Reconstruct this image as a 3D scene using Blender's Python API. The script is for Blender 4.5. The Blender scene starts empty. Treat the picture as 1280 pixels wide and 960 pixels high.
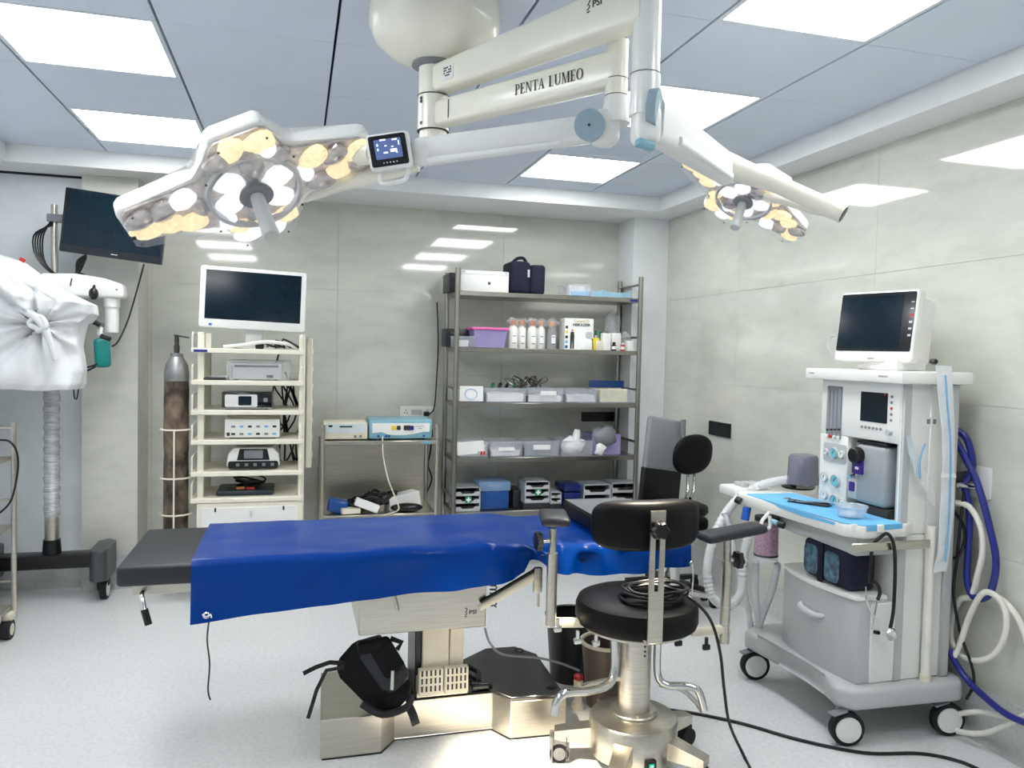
import bpy, bmesh, math, random
from mathutils import Vector as V, Matrix as M, noise
random.seed(11)
S = bpy.context.scene
COL = S.collection
R = math.radians
PI = math.pi

# ------------------------------------------------------------------ camera
CH, YAW, PIT, ROL, FP = 1.53, .2728, .0389, -.0218, 965.77
FW = V((math.sin(YAW)*math.cos(PIT), math.cos(YAW)*math.cos(PIT), -math.sin(PIT)))
_r = V((math.cos(YAW), -math.sin(YAW), 0)); _u = _r.cross(FW)
RT = _r*math.cos(ROL) - _u*math.sin(ROL)
UP = _u*math.cos(ROL) + _r*math.sin(ROL)
CAM = V((0, 0, CH))
cd = bpy.data.cameras.new('camera'); cd.sensor_width = 36; cd.lens = 36*FP/1280; cd.clip_start = .05
co = bpy.data.objects.new('camera', cd); COL.objects.link(co)
co.matrix_world = M(((RT.x, UP.x, -FW.x, 0), (RT.y, UP.y, -FW.y, 0), (RT.z, UP.z, -FW.z, CH), (0, 0, 0, 1)))
S.camera = co

def at(px, py, X=None, Y=None, Z=None, D=None):
    """survey helper: the point of the room seen at photo pixel (px,py) on the plane X=, Y=, Z= or at depth D"""
    d = FW + RT*((px-640)/FP) - UP*((py-480)/FP)
    if X is not None: t = X/d.x
    elif Y is not None: t = Y/d.y
    elif Z is not None: t = (Z-CH)/d.z
    else: t = D
    return CAM + d*t

# ------------------------------------------------------------------ world, exposure
w = bpy.data.worlds.new('world'); S.world = w; w.use_nodes = True
w.node_tree.nodes['Background'].inputs[0].default_value = (.75, .85, 1, 1)
w.node_tree.nodes['Background'].inputs[1].default_value = .25
S.view_settings.view_transform = 'Standard'; S.view_settings.look = 'None'
S.view_settings.exposure = 0.62; S.view_settings.gamma = 1; S.view_settings.use_curve_mapping = False
PANEL = 9.8          # radiance of the ceiling light panels

# ------------------------------------------------------------------ materials
def lin(c):
    return tuple(((x/255)/12.92 if x/255 <= .04045 else ((x/255+.055)/1.055)**2.4) for x in c)
MATS = {}
def mat(key, col, rough=.5, metal=0., var=.06, scale=8., bump=0., bscale=60., alpha=1., coat=0., spec=.5, emit=None, es=0., stretch=None, trans=0., col2=None, contrast=(.35, .65)):
    if key in MATS: return MATS[key]
    m = bpy.data.materials.new(key); m.use_nodes = True; nt = m.node_tree; N = nt.nodes; L = nt.links
    b = N['Principled BSDF']; c = lin(col)
    b.inputs['Roughness'].default_value = rough; b.inputs['Metallic'].default_value = metal
    b.inputs['Specular IOR Level'].default_value = spec; b.inputs['Coat Weight'].default_value = coat
    b.inputs['Coat Roughness'].default_value = .08
    if trans: b.inputs['Transmission Weight'].default_value = trans
    tc = N.new('ShaderNodeTexCoord'); mp = N.new('ShaderNodeMapping')
    mp.inputs['Scale'].default_value = stretch or (1, 1, 1)
    L.new(tc.outputs['Object'], mp.inputs['Vector'])
    nz = N.new('ShaderNodeTexNoise'); nz.inputs['Scale'].default_value = scale; nz.inputs['Detail'].default_value = 4
    L.new(mp.outputs[0], nz.inputs['Vector'])
    rp = N.new('ShaderNodeValToRGB'); rp.color_ramp.elements[0].position = contrast[0]; rp.color_ramp.elements[1].position = contrast[1]
    c2 = lin(col2) if col2 else tuple(min(1, x*(1+var)) for x in c)
    c1 = c if col2 else tuple(x*(1-var) for x in c)
    rp.color_ramp.elements[0].color = (*c1, 1); rp.color_ramp.elements[1].color = (*c2, 1)
    L.new(nz.outputs['Fac'], rp.inputs[0]); L.new(rp.outputs[0], b.inputs['Base Color'])
    if bump:
        n2 = N.new('ShaderNodeTexNoise'); n2.inputs['Scale'].default_value = bscale; n2.inputs['Detail'].default_value = 3
        L.new(mp.outputs[0], n2.inputs['Vector'])
        bp = N.new('ShaderNodeBump'); bp.inputs['Strength'].default_value = bump; bp.inputs['Distance'].default_value = .02
        L.new(n2.outputs['Fac'], bp.inputs['Height']); L.new(bp.outputs[0], b.inputs['Normal'])
    if alpha < 1: b.inputs['Alpha'].default_value = alpha
    if emit:
        b.inputs['Emission Color'].default_value = (*lin(emit), 1); b.inputs['Emission Strength'].default_value = es
    MATS[key] = m; return m

def tile_mat(key, c1, c2, rough, stretch):
    m = mat(key, c1, rough=rough, col2=c2, scale=1.5, stretch=stretch, contrast=(.3, .72), spec=1.0)
    nt = m.node_tree; N = nt.nodes; L = nt.links; b = N['Principled BSDF']
    base = b.inputs['Base Color'].links[0].from_socket
    mp = [n for n in N if n.type == 'MAPPING'][0]
    n3 = N.new('ShaderNodeTexNoise'); n3.inputs['Scale'].default_value = 7; n3.inputs['Detail'].default_value = 8; n3.inputs['Roughness'].default_value = .65
    L.new(mp.outputs[0], n3.inputs['Vector'])
    r3 = N.new('ShaderNodeValToRGB'); r3.color_ramp.elements[0].position = .45; r3.color_ramp.elements[1].position = .75
    r3.color_ramp.elements[0].color = (1, 1, 1, 1); r3.color_ramp.elements[1].color = (.86, .87, .87, 1)
    L.new(n3.outputs['Fac'], r3.inputs[0])
    mx = N.new('ShaderNodeMix'); mx.data_type = 'RGBA'; mx.blend_type = 'MULTIPLY'; mx.inputs['Factor'].default_value = 1
    L.new(base, mx.inputs[6]); L.new(r3.outputs[0], mx.inputs[7]); L.new(mx.outputs[2], b.inputs['Base Color'])
    n4 = N.new('ShaderNodeTexNoise'); n4.inputs['Scale'].default_value = 1.4
    L.new(mp.outputs[0], n4.inputs['Vector'])
    bp = N.new('ShaderNodeBump'); bp.inputs['Strength'].default_value = .025; bp.inputs['Distance'].default_value = .01
    L.new(n4.outputs['Fac'], bp.inputs['Height']); L.new(bp.outputs[0], b.inputs['Normal'])
    return m

K = {}
K['walltile'] = tile_mat('wall_tile', (195, 197, 187), (220, 221, 211), .05, (.6, .6, 1.6))
K['pillar_tile'] = tile_mat('pillar_tile', (214, 213, 204), (228, 227, 219), .25, (.6, .6, 1.4))
K['bluewall'] = mat('blue_wall', (233, 238, 242), .55, var=.03)
K['whitewall'] = mat('white_wall', (232, 235, 236), .5, var=.02)
K['grout'] = mat('grout', (188, 189, 183), .6)
K['floor'] = mat('vinyl_floor', (214, 216, 218), .32, col2=(226, 227, 228), scale=55, bump=.02, bscale=200)
K['skirt'] = mat('vinyl_skirting', (186, 189, 188), .4, col2=(198, 201, 200), scale=55)
K['ceil'] = mat('ceiling_metal', (213, 222, 236), .45, var=.02, scale=2)
K['gap'] = mat('ceiling_void', (30, 34, 44), .8)
K['trim'] = mat('plaster_white', (236, 238, 238), .55, var=.015)
K['lightframe'] = mat('light_frame', (215, 222, 230), .4)
K['panel'] = mat('light_diffuser', (250, 252, 255), .4, var=0, emit=(251, 252, 251), es=PANEL)
K['cream'] = mat('cream_enamel', (238, 236, 222), .28, var=.02, coat=.3)
K['lampwhite'] = mat('lamp_white', (236, 237, 234), .3, var=.02, coat=.3)
K['disc'] = mat('grey_blue_plastic', (150, 172, 186), .4)
K['steel'] = mat('brushed_steel', (202, 197, 186), .3, 1., var=.08, scale=6, stretch=(1, 1, 30), bump=.01, bscale=30)
K['steelb'] = mat('brushed_steel_long', (205, 200, 188), .32, 1., var=.07, scale=6, stretch=(1, 30, 30))
K['steeld'] = mat('dark_steel', (120, 120, 118), .22, 1., var=.1)
K['steels'] = mat('shelving_steel', (158, 155, 148), .28, 1., var=.08, scale=6, stretch=(30, 1, 1))
K['chrome'] = mat('chrome', (215, 215, 212), .1, 1., var=.03)
K['pad'] = mat('black_vinyl', (9, 10, 12), .42, var=.15, bump=.03, bscale=160, spec=.18)
K['padgrey'] = mat('charcoal_vinyl', (34, 36, 42), .42, var=.08, bump=.03, bscale=160)
K['blk'] = mat('black_plastic', (11, 12, 15), .35, var=.15)
K['gloss'] = mat('black_gloss', (16, 18, 22), .12, var=.1, coat=.4)
K['rubber'] = mat('rubber', (18, 20, 26), .7, var=.15)
K['blue'] = mat('blue_vinyl', (0, 56, 138), .3, var=.05, scale=3, coat=.2, spec=.08)
K['white'] = mat('white_plastic', (236, 236, 232), .35, var=.015)
K['wpaint'] = mat('ivory_paint', (238, 233, 216), .4, var=.02)
K['grey'] = mat('grey_plastic', (188, 191, 192), .4, var=.02)
K['greyd'] = mat('mid_grey_plastic', (128, 132, 136), .45, var=.04)
K['screen'] = mat('screen_glass', (4, 26, 38), .12, var=.1, spec=.35)
K['bezel'] = mat('monitor_bezel', (14, 24, 32), .25)
K['lcd'] = mat('lit_lcd', (60, 72, 110), .15, emit=(70, 88, 130), es=.8)
K['lcdm'] = mat('lcd_marks', (220, 228, 240), .3, emit=(215, 225, 245), es=.9)
K['navy'] = mat('navy_fabric', (16, 18, 44), .85, var=.2, scale=40, bump=.15, bscale=120)
K['clear'] = mat('clear_plastic', (225, 230, 240), .08, alpha=.2, spec=.6)
K['film'] = mat('clear_film', (240, 242, 245), .08, alpha=.25, spec=.8, bump=.6, bscale=30)
K['smoke'] = mat('smoky_plastic', (120, 118, 135), .12, alpha=.7, spec=.6)
K['paper'] = mat('white_paper', (240, 240, 238), .7, var=.02)
K['cloth'] = mat('white_cloth', (222, 224, 226), .85, var=.02, bump=.1, bscale=20)
K['teal'] = mat('teal_plastic', (8, 128, 122), .35)
K['rust'] = mat('corroded_steel', (58, 50, 44), .6, .2, col2=(140, 122, 104), scale=11, stretch=(1, 1, .7), bump=.25, bscale=25, contrast=(.4, .66))
K['silver'] = mat('silver_paint', (150, 150, 150), .4, .7, var=.2, scale=14)
K['wrap'] = mat('stretch_film', (205, 208, 208), .2, .35, var=.2, scale=14, stretch=(1, 1, 6), bump=.5, bscale=22)
K['pink'] = mat('pink_lid', (226, 110, 175), .4)
K['purple'] = mat('purple_tub', (172, 162, 214), .2, alpha=.8)
K['orange'] = mat('orange_cap', (214, 128, 62), .45)
K['yellow'] = mat('yellow_card', (236, 214, 60), .5)
K['green'] = mat('green_plastic', (30, 130, 96), .4)
K['red'] = mat('red_plastic', (196, 44, 44), .4)
K['brown'] = mat('brown_glass', (58, 36, 26), .15)
K['bin'] = mat('dark_bin', (40, 42, 46), .4)
K['binb'] = mat('brown_bin', (96, 84, 78), .4)
K['ivory'] = mat('ivory_plastic', (226, 220, 200), .45)
K['bluep'] = mat('pale_blue_plastic', (128, 176, 190), .35)
K['devblue'] = mat('pale_device', (205, 214, 218), .4)
K['bluebox'] = mat('blue_box', (24, 78, 150), .3)
K['bluelid'] = mat('blue_grey_lid', (120, 150, 190), .3)
K['bluet'] = mat('blue_tray', (28, 40, 110), .3, alpha=.9)
K['drape'] = mat('sky_blue_drape', (112, 186, 232), .75, var=.06, bump=.15, bscale=30)
K['lime'] = mat('pink_granules', (150, 52, 104), .7, col2=(206, 116, 158), scale=90, contrast=(.4, .6))
K['hoseblue'] = mat('blue_hose', (28, 36, 128), .3, coat=.2)
K['hosew'] = mat('white_hose', (232, 230, 220), .35, coat=.2)
K['corr'] = mat('corrugated_tube', (228, 231, 232), .3, alpha=.85)
K['bluecap'] = mat('blue_cap', (36, 98, 200), .3)
K['skyink'] = mat('sky_ink', (120, 178, 220), .5)
K['ink'] = mat('ink', (50, 48, 46), .6)
K['inkgold'] = mat('pale_gold_ink', (206, 196, 150), .6)
K['gauge'] = mat('gauge_face', (120, 190, 205), .3)
K['socket'] = mat('socket_black', (26, 28, 30), .3)
K['purplep'] = mat('purple_knob', (62, 40, 130), .35)
K['silverpad'] = mat('grey_vinyl_and_sheen', (128, 132, 136), .35, var=.05, coat=.15)
K['warm'] = mat('warm_led', (250, 226, 180), .2, var=.2, scale=70, emit=(255, 228, 176), es=.5)
K['cool'] = mat('white_led', (235, 235, 240), .2, var=.2, scale=70, emit=(240, 242, 255), es=.6)
K['refl'] = mat('grey_reflector', (196, 188, 184), .15, .6, var=.3, scale=60)
K['lens'] = mat('lens_cover', (235, 235, 238), .06, alpha=.14, spec=.7)
K['lampback'] = mat('lamp_recess', (200, 192, 188), .3, .3, var=.2, scale=40)

# ------------------------------------------------------------------ mesh builder
class MB:
    def __init__(s): s.bm = bmesh.new()
    def box(s, c, d, bev=0., seg=2, rot=None):
        vs = bmesh.ops.create_cube(s.bm, size=1)['verts']
        m = M.Translation(V(c)) @ (rot.to_4x4() if rot else M()) @ M.Diagonal((d[0], d[1], d[2], 1))
        for v in vs: v.co = m @ v.co
        if bev > 0:
            es = list({e for v in vs for e in v.link_edges})
            bmesh.ops.bevel(s.bm, geom=es, offset=min(bev, min(d)*.49), segments=seg, affect='EDGES', profile=.5)
        return s
    def bx(s, x0, x1, y0, y1, z0, z1, bev=0., seg=2):
        return s.box(((x0+x1)/2, (y0+y1)/2, (z0+z1)/2), (abs(x1-x0), abs(y1-y0), abs(z1-z0)), bev, seg)
    def rings(s, rs, cap=True, closed=False):
        bm = s.bm; vr = [[bm.verts.new(p) for p in r] for r in rs]; n = len(rs[0])
        k = len(vr)
        for i in range(k if closed else k-1):
            a, b = vr[i], vr[(i+1) % k]
            for j in range(n): bm.faces.new((a[j], a[(j+1) % n], b[(j+1) % n], b[j]))
        if cap and not closed:
            bm.faces.new(list(reversed(vr[0]))); bm.faces.new(vr[-1])
        return s
    def cyl(s, p0, p1, r0, r1=None, n=20):
        p0, p1 = V(p0), V(p1); r1 = r0 if r1 is None else r1
        q = (p1-p0).normalized().to_track_quat('Z', 'Y'); rs = []
        for p, r in ((p0, r0), (p1, r1)):
            rs.append([p + q @ V((r*math.cos(2*PI*j/n), r*math.sin(2*PI*j/n), 0)) for j in range(n)])
        return s.rings(rs)
    def lathe(s, prof, c=(0, 0, 0), n=28, axis=(0, 0, 1), hollow=False):
        c = V(c); q = V(axis).normalized().to_track_quat('Z', 'Y')
        return s.rings([[c + q @ V((max(r, 1e-4)*math.cos(2*PI*j/n), max(r, 1e-4)*math.sin(2*PI*j/n), z)) for j in range(n)] for r, z in prof], closed=hollow)
    def tube(s, pts, r, n=8, sub=6, closed=False, rad=None):
        P = [V(p) for p in pts]
        if sub and len(P) > 2:
            Q = []; k = len(P)
            rng = range(k if closed else k-1)
            for i in rng:
                if closed: a, b, c, d = P[(i-1) % k], P[i], P[(i+1) % k], P[(i+2) % k]
                else: a, b, c, d = P[max(i-1, 0)], P[i], P[i+1], P[min(i+2, k-1)]
                for j in range(sub):
                    t = j/sub
                    Q.append(.5*((2*b)+(c-a)*t+(2*a-5*b+4*c-d)*t*t+(3*b-a-3*c+d)*t*t*t))
            if not closed: Q.append(P[-1])
            P = Q
        k = len(P); rs = []; nrm = None
        for i in range(k):
            if closed: t = (P[(i+1) % k]-P[i-1]).normalized()
            else: t = (P[min(i+1, k-1)]-P[max(i-1, 0)]).normalized()
            if nrm is None:
                nrm = t.cross(V((0, 0, 1)));
                if nrm.length < .1: nrm = t.cross(V((1, 0, 0)))
                nrm.normalize()
            nrm = (nrm - t*nrm.dot(t)).normalized(); b = t.cross(nrm)
            rr = rad(i/(k-1)) if rad else r
            rs.append([P[i] + nrm*(rr*math.cos(2*PI*j/n)) + b*(rr*math.sin(2*PI*j/n)) for j in range(n)])
        return s.rings(rs, closed=closed)
    def prism(s, pts, d, m=None, bev=0., seg=2):
        m = m or M()
        a = [s.bm.verts.new(m @ V((x, y, 0))) for x, y in pts]; b = [s.bm.verts.new(m @ V((x, y, d))) for x, y in pts]
        n = len(pts); fs = [s.bm.faces.new(list(reversed(a))), s.bm.faces.new(b)]
        for i in range(n): fs.append(s.bm.faces.new((a[i], a[(i+1) % n], b[(i+1) % n], b[i])))
        if bev:
            es = list({e for f in fs for e in f.edges})
            bmesh.ops.bevel(s.bm, geom=es, offset=bev, segments=seg, affect='EDGES', profile=.5)
        return s
    def grid(s, f, nu, nv, thick=0.):
        g = [[s.bm.verts.new(f(i/nu, j/nv)) for j in range(nv+1)] for i in range(nu+1)]
        fs = [s.bm.faces.new((g[i][j], g[i+1][j], g[i+1][j+1], g[i][j+1])) for i in range(nu) for j in range(nv)]
        if thick: 
            bmesh.ops.recalc_face_normals(s.bm, faces=fs); bmesh.ops.solidify(s.bm, geom=fs, thickness=thick)
        return s
    def ball(s, c, r, sc=(1, 1, 1), rot=None, u=14, v=9):
        vs = bmesh.ops.create_uvsphere(s.bm, u_segments=u, v_segments=v, radius=r)['verts']
        m = M.Translation(V(c)) @ (rot.to_4x4() if rot else M()) @ M.Diagonal((*sc, 1))
        for x in vs: x.co = m @ x.co
        return s
    def build(s, name, material, parent=None, ang=38, keep=False):
        o = ORG.get(parent.name, V((0, 0, 0))) if parent else V((0, 0, 0))
        bmesh.ops.recalc_face_normals(s.bm, faces=s.bm.faces[:])
        if o.length: bmesh.ops.translate(s.bm, verts=s.bm.verts[:], vec=-o)
        me = bpy.data.meshes.new(name); s.bm.to_mesh(me)
        if not keep: s.bm.free()
        me.shade_smooth(); me.set_sharp_from_angle(angle=R(ang))
        me.materials.append(K[material] if isinstance(material, str) else material)
        ob = bpy.data.objects.new(name, me); COL.objects.link(ob)
        if parent: ob.parent = parent; ORG[ob.name] = o
        return ob
ORG = {}
def thing(name, label, cat, loc=(0, 0, 0), group=None):
    o = bpy.data.objects.new(name, None); COL.objects.link(o); o.location = loc; o.empty_display_size = .05
    o['label'] = label; o['category'] = cat
    if group: o['group'] = group
    ORG[o.name] = V(loc); return o
def tag(o, label, cat, group=None):
    o['label'] = label; o['category'] = cat
    if group: o['group'] = group
    return o
def struct(o): o['kind'] = 'structure'; return o
def single(name, label, cat, mb, material, group=None, ang=38):
    """a thing that is one mesh, origin moved to its base"""
    xs = [v.co for v in mb.bm.verts]
    c = V(((min(v.x for v in xs)+max(v.x for v in xs))/2, (min(v.y for v in xs)+max(v.y for v in xs))/2, min(v.z for v in xs)))
    bmesh.ops.translate(mb.bm, verts=mb.bm.verts[:], vec=-c)
    o = mb.build(name, material, None, ang); o.location = c
    return tag(o, label, cat, group)
def copy_thing(o, loc, label=None, rz=None, parent=None):
    c = o.copy(); COL.objects.link(c); c.parent = parent
    if parent is None:
        c.location = loc
        if rz is not None: c.rotation_euler.z = rz
        if label: c['label'] = label
    for ch in list(o.children): copy_thing(ch, None, parent=c)
    return c
def frame(o, x, y):
    """matrix with x axis, y axis, z = x cross y"""
    x = V(x).normalized(); y = V(y); y = (y - x*y.dot(x)).normalized(); z = x.cross(y)
    return M(((x.x, y.x, z.x, o[0]), (x.y, y.y, z.y, o[1]), (x.z, y.z, z.z, o[2]), (0, 0, 0, 1)))
def text(body, size, m, material, parent, name='lettering', ext=.0006, bold=0.):
    cu = bpy.data.curves.new('t', 'FONT'); cu.body = body; cu.size = size; cu.extrude = ext; cu.align_x = 'CENTER'; cu.align_y = 'CENTER'; cu.offset = bold; cu.resolution_u = 2
    ob = bpy.data.objects.new('t', cu); COL.objects.link(ob)
    bpy.context.view_layer.update()
    me = bpy.data.meshes.new_from_object(ob.evaluated_get(bpy.context.evaluated_depsgraph_get()))
    bpy.data.objects.remove(ob); bpy.data.curves.remove(cu)
    me.transform(M.Translation(-ORG.get(parent.name, V((0, 0, 0)))) @ m); me.materials.clear(); me.materials.append(K[material]); me.name = name
    o = bpy.data.objects.new(name, me); COL.objects.link(o); o.parent = parent; ORG[o.name] = ORG.get(parent.name, V((0, 0, 0)))
    return o
FRONT = lambda p: frame(p, (1, 0, 0), (0, 0, 1))       # faces -Y, towards the viewer
LEFTF = lambda p: frame(p, (0, -1, 0), (0, 0, 1))      # faces -X
def rrect(w, h, r, n=4):
    out = []
    for cx, cy, a in ((w/2-r, h/2-r, 0), (-w/2+r, h/2-r, 90), (-w/2+r, -h/2+r, 180), (w/2-r, -h/2+r, 270)):
        for i in range(n+1):
            t = R(a+90*i/n); out.append((cx+r*math.cos(t), cy+r*math.sin(t)))
    return out
def logo(p, h, m_of, material, parent):
    """small curled double hook followed by three letters"""
    m = m_of(p); q = lambda x, y: m @ V((h*(x-.62), h*y, 0))
    b = MB().tube([q(-.12, .44), q(-.02, .49), q(.09, .44), q(.11, .33), q(.04, .2), q(-.08, .03)], h*.042, 6, 4)
    b.tube([q(.10, .03), q(.08, -.10), q(-.02, -.21), q(-.12, -.27)], h*.042, 6, 4)
    b.tube([q(-.12, -.42), q(.12, -.38)], h*.042, 6, 0)
    b.build('emblem', material, parent)
    text('PSI', h*.60, m @ M.Translation((h*.10, -h*.0, 0)) @ M.Diagonal((1.15, 1, 1, 1)), material, parent, bold=h*.012)

def serif(body, h, width, m, material, parent):
    """engraved roman capitals built from stems, hairlines and serifs"""
    T, t, sv = .17, .055, .09
    def R4(x0, y0, x1, y1): return [(x0, y0), (x1, y0), (x1, y1), (x0, y1)]
    def feet(x0, x1, top=True, bot=True):
        o = []
        if bot: o.append(R4(x0-sv, 0, x1+sv, .05))
        if top: o.append(R4(x0-sv, .95, x1+sv, 1))
        return o
    def ring(cx, cy, rx, ry, tx, ty, a0, a1, n=16):
        o = []
        for i in range(n):
            a, b = R(a0+(a1-a0)*i/n), R(a0+(a1-a0)*(i+1)/n)
            o.append([(cx+rx*math.cos(a), cy+ry*math.sin(a)), (cx+rx*math.cos(b), cy+ry*math.sin(b)), (cx+(rx-tx)*math.cos(b), cy+(ry-ty)*math.sin(b)), (cx+(rx-tx)*math.cos(a), cy+(ry-ty)*math.sin(a))])
        return o
    G = {'P': (.72, [R4(.12, 0, .12+T, 1)]+feet(.12, .12+T)+[R4(.2, .95, .32, 1), R4(.2, .45, .32, .5)]+ring(.32, .725, .36, .275, .16, .055, -90, 90)),
         'E': (.74, [R4(.12, 0, .12+T, 1)]+feet(.12, .12+T)+[R4(.2, .945, .66, 1), R4(.2, 0, .68, .055), R4(.2, .48, .52, .535), R4(.62, .78, .66, 1), R4(.64, 0, .68, .24), R4(.48, .4, .52, .62)]),
         'N': (.98, [R4(.16, 0, .16+t, 1), R4(.76, 0, .76+t, 1), [(.12, 1), (.32, 1), (.81, 0), (.70, 0)]]+feet(.16, .16+t, False)+feet(.76, .76+t, True, False)+[R4(.04, .95, .24, 1)]),
         'T': (.78, [R4(.31, 0, .31+T, 1)]+feet(.31, .31+T, False)+[R4(.04, .945, .75, 1), R4(.04, .76, .08, 1), R4(.71, .76, .75, 1)]),
         'A': (.92, [[(.14, 0), (.20, 0), (.47, .92), (.43, 1)], [(.63, 0), (.82, 0), (.49, 1), (.42, 1)], R4(.24, .3, .68, .35)]+feet(.14, .2, False)+feet(.63, .82, False)),
         'L': (.72, [R4(.12, 0, .12+T, 1)]+feet(.12, .12+T)+[R4(.2, 0, .66, .055), R4(.62, 0, .66, .28)]),
         'U': (.94, [R4(.14, .3, .14+T, 1), R4(.74, .3, .74+t, 1)]+feet(.14, .14+T, True, False)+feet(.74, .74+t, True, False)+ring(.4675, .3, .3275, .31, .12, .06, 180, 360)),
         'M': (1.14, [R4(.16, 0, .16+t, 1), R4(.86, 0, .86+T, 1), [(.14, 1), (.32, 1), (.60, .05), (.54, 0)], [(.86, 1), (.92, 1), (.59, 0), (.54, 0)]]+feet(.16, .16+t)+feet(.86, .86+T)),
         'O': (.96, ring(.48, .5, .42, .52, .16, .05, 0, 360, 28)), ' ': (.5, [])}
    tot = sum(G[c][0] for c in body); sx_ = width/tot; x = -tot/2
    for c in body:
        wd, ps = G[c]
        if ps:
            b = MB()
            for p in ps: b.prism([((x+q[0])*sx_, (q[1]-.5)*h) for q in p], .0006, m)
            b.build('letter', material, parent)
        x += wd

# ------------------------------------------------------------------ room shell
ZC, ZW = 2.677, 2.575           # ceiling, soffit
XR, XL, YB, YN = 2.72, -1.84, 5.68, -1.9
XFR, XFL, YF = 2.503, -1.62, 5.11
struct(MB().bx(XL-.1, XR+.1, YN-.1, YB+.1, -.1, 0).build('floor', 'floor'))
ceil = struct(MB().bx(XL-.1, XR+.1, YN-.1, YB+.1, ZC+.03, ZC+.1).build('ceiling', 'gap'))
wb = struct(MB().bx(XL-.1, XR+.1, YB+.006, YB+.1, 0, ZC+.03).build('wall_back', 'grout'))
wr = struct(MB().bx(XR+.006, XR+.1, YN, YB, 0, ZC+.03).build('wall_right', 'grout'))
struct(MB().bx(XL-.1, XL, YN, YB, 0, ZC+.03).build('wall_left', 'bluewall'))
struct(MB().bx(XL-.1, XR+.1, YN-.1, YN, 0, ZC+.03).build('wall_front', 'whitewall'))
def tiles(parent, axis, lo, hi, seams, rows):
    e = [lo]+[s for s in seams if lo < s < hi]+[hi]
    for a, b in zip(e, e[1:]):
        for z0, z1 in zip(rows, rows[1:]):
            m = MB(); g = .0006
            if axis == 'x': m.bx(a+g, b-g, YB, YB+.012, z0+g, z1-g, .0005, 1)
            else: m.bx(XR, XR+.012, a+g, b-g, z0+g, z1-g, .0005, 1)
            m.build('wall_tile', 'walltile', parent)
ROWS = [.0, .16, .76, 1.36, 1.96, ZW+.02]
tiles(wb, 'x', -.965, 2.434, [.28-1.22, .28, 1.5], ROWS)
tiles(wr, 'y', YN, 5.39, [4.4-1.22*k for k in range(5, -1, -1)], ROWS)
# columns and alcove wall
c1 = struct(MB().bx(-1.28, -.962, 5.33, YB+.006, .0, ZC).build('wall_left_column', 'pillar_tile'))
struct(MB().bx(2.434, XR+.006, 5.39, YB+.006, 0, ZC).build('wall_right_column', 'whitewall'))
struct(MB().bx(XL, -1.28, 5.42, YB+.006, 0, ZC).build('wall_alcove', 'bluewall'))
# coved vinyl skirting
def skirt(name, p, q, nrm):
    p, q, nrm = V(p), V(q), V(nrm); m = MB()
    prof = [(0, .205), (.006, .205), (.006, .03), (.012, .014), (.03, .006), (.05, .0015), (.05, 0), (0, 0)]
    m.rings([[e + nrm*a + V((0, 0, z)) for a, z in prof] for e in (p, q)])
    struct(m.build(name, 'skirt', None, 60))
skirt('baseboard_back', (-.962, YB, 0), (2.434, YB, 0), (0, -1, 0))
skirt('baseboard_right', (XR, YN, 0), (XR, 5.39, 0), (-1, 0, 0))
skirt('baseboard_left_column', (-1.28, 5.33, 0), (-.962, 5.33, 0), (0, -1, 0))
skirt('baseboard_alcove', (XL, 5.42, 0), (-1.28, 5.42, 0), (0, -1, 0))
skirt('baseboard_right_column', (2.434, 5.39, 0), (XR, 5.39, 0), (0, -1, 0))
# cornice: a box dropped below the ceiling along the walls
struct(MB().bx(XL, XR, YF, YB+.006, ZW, ZC+.03).build('trim_1', 'trim'))
struct(MB().bx(XFR, XR+.006, YN, YF, ZW, ZC+.03).build('trim_2', 'trim'))
struct(MB().bx(XL, XFL, YN, YF, ZW, ZC+.03).build('trim_3', 'trim'))
struct(MB().bx(XL, -1.28, 5.405, 5.42, ZW-.012, ZW).build('trim_4', 'gap'))
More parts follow.
